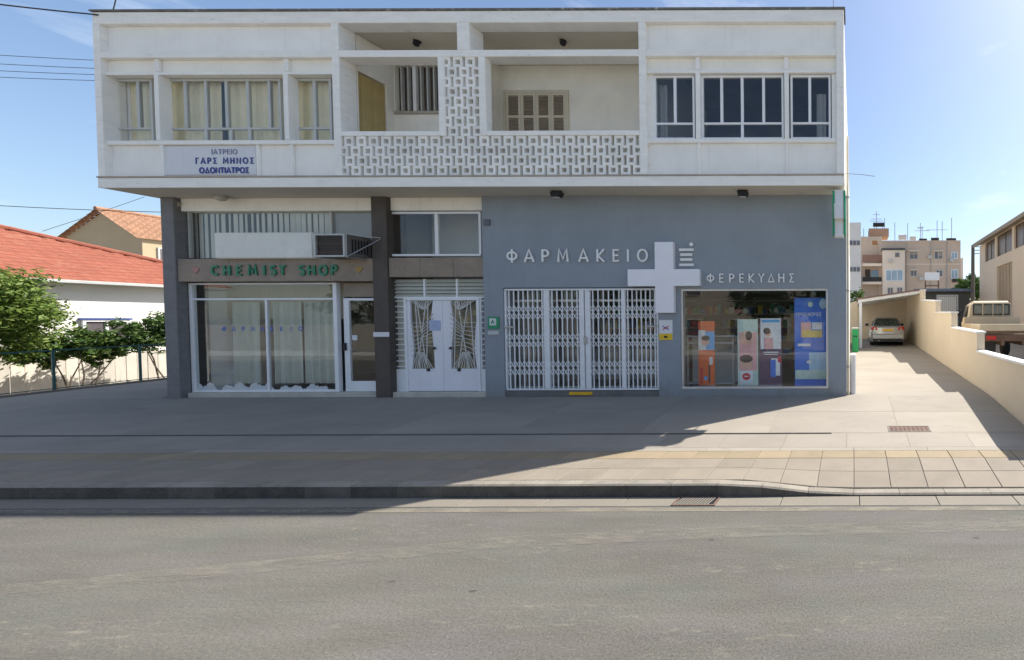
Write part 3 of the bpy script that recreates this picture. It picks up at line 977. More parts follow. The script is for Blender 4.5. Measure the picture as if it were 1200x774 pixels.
# ground-floor pillars
B('pillar', PILLAR, bld, GXL, gx(207), GY, GY + .5, zb0, ZC + .004, .008)
B('pillar', PILLARB, bld, gx(437.5), gx(455), GY + .0, GY + .45, zb0, ZC + .004, .006)
B('pillar_band', SIGNW, bld, gx(437), gx(455.5), GY - .012, GY - .001, g(393), g(387.5), .002)
B('side_wall', WHITE, bld, GXL + .05, GXL + .24, GY + .51, BD - .25, zb0, ZC)
B('side_wall', CREAM, bld, GXR - .25, GXR - .001, GY + .31, BD - .25, zb0, ZC)
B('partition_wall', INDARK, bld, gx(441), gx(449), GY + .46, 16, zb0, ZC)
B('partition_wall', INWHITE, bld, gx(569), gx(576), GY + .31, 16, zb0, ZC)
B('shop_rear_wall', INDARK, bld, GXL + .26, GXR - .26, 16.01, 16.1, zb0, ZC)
B('shop_floor', M('shop_floor_tile', (.36, .33, .29), .5, .1, 2), bld, GXL + .26, GXR - .26, GY + .45, 16.0, .3, .56)
# blue-grey front: pieces round the two openings
xg0, xg1 = gx(567), GXR
ox0, ox1 = gx(589.5), gx(771)        # gate opening
oz1 = g(336)
sx0, sx1 = gx(797), gx(970.5)        # display window
sz1, sz0 = g(338), g(455.5)
mb = MB()
mb.box(xg0, xg1, GY, GY + .3, oz1, ZC + .005)
mb.box(xg0, ox0, GY, GY + .3, zb0, oz1)
mb.box(ox1, sx0, GY, GY + .3, zb0, oz1)
mb.box(sx1, xg1, GY, GY + .3, zb0, oz1)
mb.box(sx0, sx1, GY, GY + .3, zb0, sz0)
mb.box(sx0, sx1, GY, GY + .3, sz1, oz1)
# merge as one plain front
mb.build('pharmacy_front_wall', GREYW, bld)
B('threshold', M('dark_stone_threshold', (.16, .15, .14), .8, .2, 4, fine=.15), bld, ox0 + .002, ox1 - .002, GY + .02, GY + .44, zb0, g(457.5), .004)
# display window
mb = MB(); t = .05; wy = GY + .07
mb.box(sx0, sx1, wy - .03, wy + .03, sz1 - t, sz1, .004); mb.box(sx0, sx1, wy - .05, wy + .03, sz0, sz0 + t, .004)
mb.box(sx0, sx0 + t, wy - .029, wy + .029, sz0 + t, sz1 - t); mb.box(sx1 - t, sx1, wy - .029, wy + .029, sz0 + t, sz1 - t)
dw = mb.build('display_window', FRAMEA, bld)
B('pane', GLASS, dw, sx0 + t, sx1 - t, wy - .004, wy + .004, sz0 + t, sz1 - t)
# glass door front behind the gate
dy = GY + .26
df = MB()
dfx = [ox0, gx(637, dy), gx(684, dy), gx(731, dy), ox1]
dz0, dz1 = g(457.5), oz1
for i, xx in enumerate(dfx):
    df.box(max(ox0, xx - .03), min(ox1, xx + .03), dy - .03, dy + .03, dz0, dz1 - .001)
for i in range(4):
    df.box(dfx[i] + .031, dfx[i + 1] - .031, dy - .028, dy + .028, dz0, dz0 + .08)
    df.box(dfx[i] + .031, dfx[i + 1] - .031, dy - .028, dy + .028, g(352), g(352) + .05)
dfo = df.build('glass_door_front', FRAMEA, bld)
for i in range(4):
    B('pane', GLASS, dfo, dfx[i] + .031, dfx[i + 1] - .031, dy - .004, dy + .004, dz0 + .08, dz1)
for i in (1, 2):
    B('pull_handle', STEEL, dfo, dfx[2] + (-.12 if i == 1 else .10), dfx[2] + (-.10 if i == 1 else .12), dy - .08, dy - .06, g(430), g(395), .004)
# folding gate
fy = GY + .06
mb = MB()
gz0, gz1 = g(457), g(337)
mb.box(ox0 + .004, ox1 - .004, fy - .03, fy + .04, gz1 - .045, gz1 - .002, .004)
mb.box(ox0 + .004, ox1 - .004, fy - .02, fy + .03, gz0 + .005, gz0 + .045, .004)
fg = mb.build('folding_gate', GATEW, bld)
pst = [(588.5, 591.5), (636, 642), (677.5, 683), (684.5, 690), (727, 731.5), (768.5, 771)]
for (a, b) in pst:
    B('gate_post', GATEW, fg, max(gx(a), ox0 + .004), min(gx(b), ox1 - .004), fy - .035, fy + .035, gz0 + .046, gz1 - .046, .006)
secs = [(591.5, 636, 8), (642, 677.5, 6), (690, 727, 6), (731.5, 768.5, 7)]
barme = None
bands = [(356, 364.5, 373), (389, 397.5, 406), (421, 430, 439)]
for (a, b, n) in secs:
    xa, xb = gx(a), gx(b)
    st = (xb - xa) / n
    for i in range(n):
        xc = xa + st * (i + .5)
        B('gate_bar', GATEW, fg, xc - .0125, xc + .0125, fy - .008, fy + .008, gz0 + .046, gz1 - .046)
    for (p1, p2, p3) in bands:
        lat = MB()
        for (zt_, zb_) in ((g(p1), g(p2)), (g(p2), g(p3))):
            for i in range(n + 1):
                x0 = xa + st * (i - .5); x1 = xa + st * (i + .5)
                cx0, cx1 = max(x0, xa), min(x1, xb)
                f0 = (cx0 - x0) / st; f1 = (cx1 - x0) / st
                lat.bar((cx0, fy - .013, zt_ + (zb_ - zt_) * f0), (cx1, fy - .013, zt_ + (zb_ - zt_) * f1), .017, .006)
                lat.bar((cx0, fy + .013, zb_ + (zt_ - zb_) * f0), (cx1, fy + .013, zb_ + (zt_ - zb_) * f1), .017, .006)
        lat.build('gate_lattice', GATEW, fg)
mb = MB(); mb.box(gx(588), gx(601), fy - .05, fy - .04, g(383), g(381), .002); mb.box(gx(757), gx(770), fy - .05, fy - .04, g(383), g(381), .002)
mb.box(gx(683), gx(687), fy - .06, fy - .036, g(402), g(394), .004)
mb.build('gate_latch', STEEL, fg)

# chemist shop front (left)
SY = GY + .22
cx0, cx1 = gx(207), gx(437.5)
cxd = gx(399.5, SY)
B('lintel_beam', CREAM, bld, cx0 + .02, cx1 - .002, GY + .10, GY + .4, g(245, GY + .1), ZC + .003, .006)
B('lintel_beam', CREAM, bld, gx(455) + .002, xg0 - .002, GY + .10, GY + .4, g(245, GY + .1), ZC + .003, .006)
FA = GY + .03
fas = MB()
fx = [cx0 + .005, gx(270, FA), gx(330, FA), gx(388, FA), cx1 - .003]
for i in range(4):
    B('fascia_panel', TERRAZ, bld, fx[i] + .002, fx[i + 1] - .002, FA, FA + .3, g(327.5, FA), g(301, FA), .004)
# two fascia panels over entrance
fx = [gx(455) + .003, gx(493, FA), gx(532, FA), xg0 - .003]
for i in range(3):
    B('fascia_panel', TERRAZ, bld, fx[i] + .002, fx[i + 1] - .002, FA, FA + .3, g(323, FA), g(300.5, FA), .004)
# clerestory over the chemist shop (glass, frame), blinds behind
cl0, cl1 = g(300, SY), g(246, SY)
mb = MB(); t = .035
xa, xb = cx0 + .03, cx1 - .01
xd = gx(393, SY)
for (p, q_) in ((xa, xa + t), (xd - t, xd), (xb - t, xb)):
    mb.box(p, q_, SY - .03, SY + .03, cl0, cl1 - .001)
clw = mb.build('clerestory_window', FRAMEG, bld)
B('pane', GLASSD, clw, xa + t, xd - t, SY - .003, SY + .003, cl0, cl1)
B('pane', GLASSD, clw, xd, xb - t, SY - .003, SY + .003, cl0, cl1)
B('clerestory_board', M('grey_board', (.3, .29, .27), .8, .1, 2), bld, xd, xb - t, SY + .05, SY + .07, cl0, cl1)
# chemist display window
zt1, zt0 = g(329.5, SY), g(457, SY)
wx0, wx1 = gx(222, SY), gx(397, SY)
ztr = g(348.5, SY)
mb = MB()
mb.box(wx0, wx0 + .12, SY - .04, SY + .04, zt0, zt1, .004); mb.box(wx1 - .09, wx1, SY - .045, SY + .04, zt0, zt1, .004)
mb.box(wx0 + .12, wx1 - .09, SY - .03, SY + .03, zt0, zt0 + .05, .004); mb.box(wx0 + .12, wx1 - .09, SY - .03, SY + .03, zt1 - .04, zt1, .004)
cw = mb.build('display_window', FRAMEW, bld)
B('transom', FRAMEW, cw, wx0 + .121, wx1 - .091, SY - .028, SY + .028, ztr - .02, ztr + .025, .004)
xm_ = gx(313, SY)
B('mullion', FRAMEW, cw, xm_ - .025, xm_ + .025, SY - .026, SY + .026, zt0 + .051, ztr - .021, .004)
B('pane', GLASS, cw, wx0 + .12, xm_ - .025, SY - .003, SY + .003, zt0 + .05, ztr - .02)
B('pane', GLASS, cw, xm_ + .025, wx1 - .09, SY - .003, SY + .003, zt0 + .05, ztr - .02)
B('pane', GLASS, cw, wx0 + .12, wx1 - .09, SY - .003, SY + .003, ztr + .025, zt1 - .04)
B('side_jamb', PILLARB, bld, cx0 + .01, wx0 - .001, SY - .05, SY + .2, zb0, zt1 + .03)
B('stone_sill', SILL, bld, cx0 + .02, cx1 - .002, SY - .12, SY + .2, .45, zt0 - .002, .008)
# torn white film along the bottom of the glass
mb = MB()
rr = random.Random(3)
nf = 150
xs_ = [wx0 + .125 + (wx1 - wx0 - .22) * k / nf for k in range(nf + 1)]
hs_ = []
for k, xx in enumerate(xs_):
    u_ = k / nf
    base_h = .12 * (1 - .55 * u_)
    hh_ = base_h * (1 + .8 * sin(u_ * 23 + 1) * sin(u_ * 9) + .5 * sin(u_ * 61 + 2)) + rr.uniform(-.02, .03)
    hs_.append(max(.004, hh_ if u_ < .93 else .01))
zz0 = zt0 + .046
mb.add([(x_, SY + .008, zz0) for x_ in xs_] + [(x_, SY + .008, zz0 + h_) for x_, h_ in zip(xs_, hs_)], [(k, k + 1, nf + 2 + k, nf + 1 + k) for k in range(nf)])
single(mb, 'torn_film', SIGNW, 'torn white film along the bottom of the old chemist shop window', 'window film')
# chemist shop door
dx0, dx1 = gx(401, SY), cx1 - .01
dz1_ = g(347.5, SY)
mb = MB()
st = .13
mb.box(dx0, dx0 + st, SY + .02, SY + .07, zt0, dz1_, .004); mb.box(dx1 - .05, dx1, SY + .02, SY + .07, zt0, dz1_, .004)
mb.box(dx0 + st, dx1 - .05, SY + .022, SY + .068, dz1_ - .06, dz1_, .004); mb.box(dx0 + st, dx1 - .05, SY + .022, SY + .068, zt0, g(445, SY), .004)
cd = mb.build('shop_door', FRAMEW, bld)
B('pane', GLASS, cd, dx0 + st, dx1 - .05, SY + .04, SY + .046, g(445, SY), dz1_ - .06)
mb = MB(); mb.box(dx0 + .03, dx0 + .06, SY - .03, SY + .019, g(409, SY), g(400, SY), .004)
mb.build('handle', BLACK, cd)
B('notice', SIGNW, cd, dx0 + st + .05, dx0 + st + .17, SY + .032, SY + .038, g(397, SY), g(391, SY))
B('door_transom', TERRAZ, bld, dx0, dx1, SY + .03, SY + .06, dz1_ + .03, zt1)
# entrance bay: upper window
ex0, ex1 = gx(455) + .001, xg0 - .001
EY = GY + .16
uz1, uz0 = g(247, EY), g(299, EY)
ux0, ux1 = gx(460, EY), gx(566.5, EY)
mb = MB(); t = .05
mb.box(ux0, ux1, EY - .03, EY + .03, uz1 - t, uz1, .004); mb.box(ux0, ux1, EY - .05, EY + .03, uz0, uz0 + t, .004)
mb.box(ux0, ux0 + t, EY - .029, EY + .029, uz0 + t, uz1 - t); mb.box(ux1 - t, ux1, EY - .029, EY + .029, uz0 + t, uz1 - t)
uw = mb.build('mezzanine_window', FRAMEW, bld)
um = gx(514.5, EY)
B('mullion', FRAMEW, uw, um - .04, um + .04, EY - .027, EY + .027, uz0 + t, uz1 - t, .004)
B('pane', GLASSD, uw, ux0 + t, um - .04, EY - .003, EY + .003, uz0 + t, uz1 - t)
B('pane', GLASSD, uw, um + .04, ux1 - t, EY - .003, EY + .003, uz0 + t, uz1 - t)
B('side_jamb', PILLARB, bld, ex0, ux0 - .001, EY - .02, EY + .2, zb0, g(246, EY))
B('mezzanine_backing', INWHITE, bld, ux0, ux1, EY + 1.0, EY + 1.03, g(323), ZC)
# louvre windows (transom + sides)
LY = GY + .17
lz1, lz0 = g(325.5, LY), g(348, LY)
lx0, lx1 = gx(461, LY), ex1
mb = MB(); t = .03
cuts = [lx0, gx(499, LY), gx(537, LY), lx1]
for c in cuts:
    mb.box(max(lx0, c - .02), min(lx1, c + .02), LY - .03, LY + .03, lz0, lz1)
for i in range(3):
    mb.box(cuts[i] + .0205, cuts[i + 1] - .0205, LY - .03, LY + .03, lz0, lz0 + .03)
lw_ = mb.build('louvre_window', FRAMEW, bld)
LG = M('frosted_louvre_glass', (.5, .5, .42), .3, .08, 3, spec=.6)
for i in range(3):
    a, b = cuts[i] + .021, cuts[i + 1] - .021
    nn = 5
    for k in range(nn):
        zc = lz0 + .03 + (lz1 - lz0 - .03) * (k + .5) / nn
        mb = MB(); mb.add([(a, LY - .03, zc - .04), (b, LY - .03, zc - .04), (b, LY + .015, zc + .035), (a, LY + .015, zc + .035),
                           (a, LY - .025, zc - .045), (b, LY - .025, zc - .045), (b, LY + .02, zc + .03), (a, LY + .02, zc + .03)],
                          [(0, 1, 2, 3), (7, 6, 5, 4), (0, 4, 5, 1), (3, 2, 6, 7)])
        mb.build('louvre_slat', LG, lw_)
edx0, edx1 = gx(475.5, LY), gx(563.5, LY)
ez0 = g(457, LY)
for (a, b) in ((lx0, edx0), (edx1, lx1)):
    mb = MB()
    mb.box(a, a + .03, LY - .03, LY + .03, ez0, lz0 - .001)
    mb.box(a + .03, b - .001, LY - .028, LY + .028, ez0, g(431, LY))
    lo = mb.build('side_louvre_window', FRAMEW, bld)
    nn = 13
    zz0, zz1 = g(431, LY), lz0
    for k in range(nn):
        zc = zz0 + (zz1 - zz0) * (k + .5) / nn
        MB().box(a + .031, b - .002, LY - .02, LY + .02, zc - .012, zc + .012).build('louvre_slat', FRAMEW, lo)
    B('louvre_glass', LG if a < gx(500) else INDARK, lo, a + .031, b - .002, LY + .022, LY + .028, zz0, zz1)
# entrance double door
DYY = LY - .005
mb = MB(); t = .05
mb.box(edx0, edx0 + t, DYY - .05, DYY + .05, ez0, lz0 - .001, .004); mb.box(edx1 - t, edx1, DYY - .05, DYY + .05, ez0, lz0 - .001, .004)
mb.box(edx0 + t, edx1 - t, DYY - .048, DYY + .048, lz0 - .05, lz0 - .001, .004)
efr = mb.build('entrance_door_frame', FRAMEW, bld)
mid = gx(519.5, LY)
gt, gb_ = g(351, LY), g(430.5, LY)
for side in (0, 1):
    a, b = (edx0 + t + .002, mid - .003) if side == 0 else (mid + .003, edx1 - t - .002)
    oa, ob = (gx(482, LY), gx(509, LY)) if side == 0 else (gx(528.5, LY), gx(559, LY))
    mb = MB()
    mb.box(a, b, DYY - .022, DYY + .022, ez0 + .01, gb_, .003)
    mb.box(a, b, DYY - .022, DYY + .022, gt, lz0 - .052, .003)
    mb.box(a, oa, DYY - .0215, DYY + .0215, gb_, gt); mb.box(ob, b, DYY - .0215, DYY + .0215, gb_, gt)
    # wedge shaped sheet that narrows the opening at the waist
    s = 1 if side == 0 else -1
    xin = ob if side == 0 else oa
    xou = oa if side == 0 else ob
    wp = g(375 if side == 0 else 377, LY)
    mb.prism([(xin + .001 * s, gt), (xin - .01 * s, gt), (xin - .07 * s, wp), (xin - .02 * s, gb_ + .55), (xin, gb_ + .35)][::(1 if s > 0 else -1)], DYY - .02, DYY + .02)
    wp2 = g(408, LY)
    mb.prism([(xou - .001 * s, gb_), (xou + .015 * s, gb_), (xou + .06 * s, wp2), (xou + .02 * s, wp2 + .55), (xou, wp2 + .7)][::(-1 if s > 0 else 1)], DYY - .02, DYY + .02)
    dl = mb.build('entrance_door', DOORW, efr)
    B('pane', M('ochre_lit_glass', (.30, .26, .16), .3, .15, 1.5, spec=.6) if side == 0 else bpy.data.materials['ochre_lit_glass'], dl, oa, ob, DYY + .023, DYY + .03, gb_, gt) if False else None
    # iron sunburst grille
    gm = MB()
    rg = random.Random(5 + side)
    yy = DYY - .028
    nodes = [(oa + (ob - oa) * .62, g(366, LY)), (oa + (ob - oa) * .55, g(392, LY)), (oa + (ob - oa) * .42, g(417, LY))]
    if side: nodes = [(oa + ob - x, zq) for x, zq in nodes]
    for (cx, cz) in nodes:
        gm.disc((cx, yy - .01, cz), .024, (0, 1, 0), .012, 10)
    for i in range(9):
        f = (i + .5) / 9
        tx = oa + (ob - oa) * f
        tgt = nodes[0]
        gm.bar((tx, yy, gt), (tgt[0] + (f - .5) * .1, yy, tgt[1] + .1), .014, .01)
        tgt = nodes[2]
        gm.bar((tx, yy, gb_), (tgt[0] + (f - .5) * .16, yy, tgt[1] + .12), .014, .01)
    for i in range(8):
        f = (i + .5) / 8
        z0_ = g(412, LY) + (g(368, LY) - g(412, LY)) * f
        gm.bar((oa if side else ob, yy, z0_ + .1), (nodes[1][0], yy, nodes[1][1] + (f - .5) * .5), .013, .01)
        gm.bar((ob if side else oa, yy, z0_ - .12), (nodes[1][0], yy, nodes[1][1] + (f - .5) * .7), .013, .01)
    for kf in (.25, .32, .72, .8):
        xt = oa + (ob - oa) * kf
        xb_ = oa + (ob - oa) * (1 - kf) if .3 < kf < .75 else xt - (.12 if side == 0 else -.12) * (1 if kf > .5 else -1) * .6
        xb_ = min(max(xb_, oa + .02), ob - .02)
        gm.bar((xt, yy - .006, gt), (xb_, yy - .006, gb_), .018, .012)
    gm.build('iron_grille', LATT, dl)
    gl_ = MB().box(oa, ob, DYY + .023, DYY + .03, gb_, gt)
    gl_.build('obscured_glass', bpy.data.materials.get('ochre_glass') or M('ochre_glass', (.14, .125, .085), .25, .45, 2.2, spec=.6, stain=(.42, .33, .15), stain_amt=.8, stain_pos=.5), dl)
    xh = gx(510, LY) if side == 0 else gx(529, LY)
    hm = MB(); hm.box(xh - .03, xh + .03, DYY - .06, DYY - .04, g(407.5, LY), g(405.5, LY), .003); hm.box(xh - .012, xh + .012, DYY - .045, DYY - .022, g(408, LY), g(405, LY))
    hm.build('handle', BLACK, dl)
    xk = gx(502, LY) if side == 0 else gx(538, LY)
    MB().box(xk - .035, xk + .035, DYY - .045, DYY - .023, g(433.5, LY), g(430, LY), .004).build('bolt', BLACK, dl)
MB().box(gx(504, LY), gx(517, LY), DYY - .03, DYY - .0225, g(386, LY), g(374, LY)).build('door_notice', M('pale_blue_paper', (.38, .46, .66), .7, .1, 8), efr)
B('entrance_step', SILL, bld, ex0, ex1, GY + .04, LY + .1, .38, ez0 - .001, .01)
B('entrance_lobby_wall', INDARK, bld, lx0, lx1, 11.6, 11.65, .56, ZC)

# ------------------------------------------------------------------ lettering
_glyph = {}


def arc(cx, cy, rx, ry, a0, a1, n=14):
    return [(cx + rx * cos(radians(a0 + (a1 - a0) * i / n)), cy + ry * sin(radians(a0 + (a1 - a0) * i / n))) for i in range(n + 1)]


STROKES = {
    'Φ': (.86, [arc(.43, .5, .36, .30, 0, 360, 24), [(.43, -.03), (.43, 1.03)]]),
    'Α': (.78, [[(.03, 0), (.39, 1), (.75, 0)], [(.16, .30), (.62, .30)]]),
    'Ρ': (.60, [[(.07, 0), (.07, 1)], [(.07, .94), (.30, .94)] + arc(.30, .70, .23, .24, 90, -90, 10) + [(.07, .46)]]),
    'Μ': (.88, [[(.06, 0), (.13, 1), (.44, .25), (.75, 1), (.82, 0)]]),
    'Κ': (.64, [[(.07, 0), (.07, 1)], [(.60, 1), (.12, .47), (.62, 0)]]),
    'Ε': (.54, [[(.50, .94), (.07, .94), (.07, .06), (.50, .06)], [(.07, .51), (.45, .51)]]),
    'Ι': (.14, [[(.07, 0), (.07, 1)]]),
    'Ο': (.86, [arc(.43, .5, .37, .46, 0, 360, 24)]),
    'Υ': (.66, [[(.03, 1), (.33, .48), (.63, 1)], [(.33, .50), (.33, 0)]]),
    'Δ': (.80, [[(.40, .06), (.08, .06), (.40, .95), (.72, .06), (.40, .06)]]),
    'Η': (.68, [[(.07, 0), (.07, 1)], [(.61, 0), (.61, 1)], [(.07, .51), (.61, .51)]]),
    'Σ': (.60, [[(.56, .94), (.08, .94), (.34, .51), (.08, .06), (.57, .06)]]),
    'Γ': (.50, [[(.07, 0), (.07, .94), (.48, .94)]]),
    'Ν': (.72, [[(.07, 0), (.07, 1), (.65, 0), (.65, 1)]]),
    'Τ': (.62, [[(0, .94), (.62, .94)], [(.31, .94), (.31, 0)]]),
    'C': (.74, [arc(.42, .5, .35, .44, 48, 312, 20)]),
    'S': (.60, [arc(.30, .73, .22, .21, 30, 270, 12) + arc(.30, .28, .23, .22, 90, -150, 12)]),
}
for a_, b_ in zip('AHEMIOPT', 'ΑΗΕΜΙΟΡΤ'):
    STROKES[a_] = STROKES[b_]


def glyph(ch, height, depth, bold=.13):
    """one letter built from flat strips: returns (mesh, width)"""
    key = (ch, height, depth, bold)
    if key in _glyph: return _glyph[key]
    wd, lines = STROKES[ch]
    hw = bold * .5
    mb = MB()
    for li, ln in enumerate(lines):
        pts = [Vector((x, y)) for x, y in ln]
        closed = (pts[0] - pts[-1]).length < 1e-4
        if closed: pts = pts[:-1]
        n = len(pts)
        L_, R_ = [], []
        for i in range(n):
            a = pts[i - 1] if (i or closed) else None
            b = pts[(i + 1) % n] if (i < n - 1 or closed) else None
            d1 = (pts[i] - a).normalized() if a is not None else (b - pts[i]).normalized()
            d2 = (b - pts[i]).normalized() if b is not None else d1
            n1 = Vector((-d1.y, d1.x)); n2 = Vector((-d2.y, d2.x))
            m_ = (n1 + n2)
            m_ = m_.normalized() if m_.length > 1e-5 else n1
            k = min(1.25, 1 / max(.35, m_.dot(n1)))
            L_.append(pts[i] + m_ * hw * k); R_.append(pts[i] - m_ * hw * k)
        y0 = -depth / 2 - .0012 * li
        y1 = depth / 2
        vs = []
        for l, r in zip(L_, R_):
            for (p, yy) in ((l, y0), (r, y0), (r, y1), (l, y1)):
                vs.append(((p.x - wd / 2) * height, yy, p.y * height))
        fs = []
        m2 = n if closed else n - 1
        for i in range(m2):
            q = (i + 1) % n
            for k in range(4):
                k2 = (k + 1) % 4
                fs.append((i * 4 + k, i * 4 + k2, q * 4 + k2, q * 4 + k))
        if not closed:
            fs.append((3, 2, 1, 0)); fs.append(tuple((n - 1) * 4 + k for k in range(4)))
        mb.add(vs, fs)
    me = mb.mesh('letter_' + str(ord(ch)), [])
    _glyph[key] = (me, wd * height)
    return _glyph[key]


def lettering(root, text, xs, y, z0, height, depth, m, bold=0, name='letter', join=False, squash=1.0):
    for ch, x in zip(text, xs):
        if ch == ' ': continue
        me, wdt = glyph(ch, height, depth, bold)
        if not me.materials: me.materials.append(m)
        o = put(me, name, root, (x, y, z0))
        if squash != 1.0: o.scale = (squash, 1, 1)


fr_ = GY - .03
lt = thing('wall_lettering', 'silver raised letters reading ΦΑΡΜΑΚΕΙΟ on the blue grey wall over the gate', 'sign', (gx(677, fr_), fr_, g(306)))
cen = [601.5, 621.5, 640.5, 661, 685, 705, 723, 737, 754]
lettering(lt, 'ΦΑΡΜΑΚΕΙΟ', [gx(c, fr_) for c in cen], fr_, g(306, fr_), g(291.5, fr_) - g(306, fr_), .04, LETT, .135)
lt = thing('wall_lettering', 'smaller silver raised letters reading ΦΕΡΕΚΥΔΗΣ above the display window', 'sign', (gx(880, fr_), fr_, g(331)))
cen = [833, 846, 858, 869.5, 881, 892.5, 904, 916, 928]
lettering(lt, 'ΦΕΡΕΚΥΔΗΣ', [gx(c, fr_) for c in cen], fr_, g(330.8, fr_), g(320.5, fr_) - g(330.8, fr_), .025, LETT, .135)
# logo: four bars and a dot
lg = thing('logo_sign', 'silver logo of four short bars and a dot beside the big cross', 'sign', (gx(805), fr_, g(311)))
for (a, b, yc) in ((796.7, 813.5, 292.3), (798, 812, 298), (798, 812, 303.8), (796.7, 813.5, 310)):
    B('logo_bar', LETT, lg, gx(a, fr_), gx(b, fr_), fr_ - .015, fr_ + .02, g(yc + 1.5, fr_), g(yc - 1.5, fr_), .004)
MB().disc((gx(811, fr_), fr_ - .015, g(286, fr_)), .042, (0, 1, 0), .035, 16).build('logo_dot', LETT, lg)
# the big cross
CYf = GY - .14
cr_ = MB()
x0, x1, x2, x3 = gx(736, CYf), gx(768, CYf), gx(789.5, CYf), gx(820, CYf)
z0, z1, z2, z3 = g(366, CYf), g(334.5, CYf), g(315, CYf), g(283, CYf)
poly = [(x1, z0), (x2, z0), (x2, z1), (x3, z1), (x3, z2), (x2, z2), (x2, z3), (x1, z3), (x1, z2), (x0, z2), (x0, z1), (x1, z1)]
cr_.prism(poly, CYf, GY - .012)
single(cr_, 'pharmacy_cross', CROSSM, 'large silver pharmacy cross mounted flat over the gate and window', 'cross sign')

# chemist shop lettering
cs = thing('wall_lettering', 'worn green painted letters reading CHEMIST SHOP on the brown fascia', 'sign', (gx(325), FA - .02, g(322, FA)))
cen = [254.5, 268.5, 283, 298.5, 312, 322.5, 333.5]
lettering(cs, 'CHEMIST', [gx(c, FA) for c in cen], FA - .018, g(320.5, FA), g(308.5, FA) - g(320, FA), .02, GREEN, .21)
cen = [356, 367.5, 381, 394]
lettering(cs, 'SHOP', [gx(c, FA) for c in cen], FA - .018, g(320.5, FA), g(308.5, FA) - g(320, FA), .02, GREEN, .21)


def heart(px, m, lab):
    cx, cz = gx(px, FA), g(314, FA)
    pts = []
    for i in range(22):
        t_ = 2 * pi * i / 22
        pts.append((cx + .0052 * 16 * sin(t_) ** 3, cz + .0052 * (13 * cos(t_) - 5 * cos(2 * t_) - 2 * cos(3 * t_) - cos(4 * t_))))
    single(MB().prism(pts[::-1], FA - .012, FA - .003), 'fascia_emblem', m, lab, 'emblem')


heart(231, M('faded_pink', (.42, .22, .2), .7, .2, 8), 'faded pink heart emblem at the left end of the brown fascia')
heart(422, M('faded_ochre', (.38, .25, .08), .7, .2, 8), 'faded ochre heart emblem at the right end of the brown fascia')
# clinic sign
sy_ = FY + .075
sgn = thing('clinic_sign', 'white board with three lines of blue lettering under the left upper windows', 'sign', (XX(246, sy_, 187), sy_, z(203)))
B('board', SIGNW, sgn, XX(192.5, sy_, 187), XX(300.5, sy_, 187), sy_, sy_ + .02, ZZ(202.5, sy_), ZZ(169, sy_), .003)
SX = lambda p: XX(p, sy_, 187)
def line(root, text, pa, pb, pyb, pyt, m, bold, y=sy_ - .006):
    h = ZZ(pyt, y) - ZZ(pyb, y)
    ws = [glyph(c, h, .006, bold)[1] if c != ' ' else h * .35 for c in text]
    tot = sum(ws)
    xa, xb = XX(pa, y, 187), XX(pb, y, 187)
    gap = ((xb - xa) - tot) / max(1, len(text) - 1)
    x = xa; cs_ = []
    for wq in ws:
        cs_.append(x + wq / 2); x += wq + gap
    lettering(root, text, cs_, y, ZZ(pyb, y), h, .006, m, bold)
BLUEF = M('faded_blue_lettering', (.22, .24, .36), .6, .15, 6)
line(sgn, 'ΙΑΤΡΕΙΟ', 249, 279, 178.5, 172.5, BLUEF, .14)
line(sgn, 'ΓΑΡΣ ΜΗΝΟΣ', 230, 298, 189.5, 182.5, BLUEP, .20)
line(sgn, 'ΟΔΟΝΤΙΑΤΡΟΣ', 234, 292, 200.5, 194, BLUEP, .25)

# ------------------------------------------------------------------ things on the facade
# faded sign box
sb0, sb1 = gx(253, 9.9), gx(368, 9.9)
sbx = thing('sign_box', 'faded blank white light box mounted above the chemist fascia', 'sign box', (gx(310), 9.95, g(301)))
B('box_body', BOX, sbx, sb0, sb1, 9.92, 10.18, g(300.5, 9.9), g(270, 9.9), .01)
mb = MB()
mb.box(sb0 + .02, sb1 - .02, 9.905, 9.919, g(299.5, 9.9), g(271, 9.9), .003)
mb.build('front_panel', BOX, sbx)
# air conditioner
ay0, ay1 = 9.62, 10.16
ax0, ax1 = gx(369.5, ay0), gx(405.5, ay0)
az0, az1 = g(299, ay0), g(272, ay0)
ac = thing('air_conditioner', 'old window air conditioner with dark grille beside the blank sign box', 'air conditioner', ((ax0 + ax1) / 2, 9.9, az0))
mb = MB(); t = .035
mb.box(ax0, ax1, ay0, ay0 + .05, az1 - t, az1); mb.box(ax0, ax1, ay0, ay0 + .05, az0, az0 + t)
mb.box(ax0, ax0 + t, ay0, ay0 + .05, az0 + t, az1 - t); mb.box(ax1 - t, ax1, ay0, ay0 + .05, az0 + t, az1 - t)
mb.build('front_rim', FRAMEG, ac)
B('casing', ACM, ac, ax0 + .002, ax1 - .002, ay0 + .051, ay1, az0 + .002, az1 - .002, .004)
B('recess', BLACK, ac, ax0 + t, ax1 - t, ay0 + .04, ay0 + .05, az0 + t, az1 - t)
for k in range(9):
    zc = az0 + t + (az1 - az0 - 2 * t) * (k + .5) / 9
    B('grille_slat', RUST if k % 4 == 1 else BARWOOD, ac, ax0 + t, ax1 - t, ay0 + .015, ay0 + .035, zc - .008, zc + .006)
mb = MB()
for k in range(6):
    yy = ay0 + .14 + k * .06
    mb.box(ax1 - .001, ax1 + .004, yy, yy + .03, az0 + .1, az1 - .1)
mb.build('side_vent', BLACK, ac)
br = thing('bracket', 'thin metal bracket bracing the air conditioner against the dark pillar', 'bracket', (ax1 + .1, 9.9, az0))
mb = MB()
mb.bar((ax1 + .03, ay0 + .02, az0), (ax1 + .40, 10.0, az1 - .05), .016, .014)
mb.bar((ax1 + .03, ay0 + .02, az1), (ax1 + .42, 9.98, az1 - .03), .012, .012)
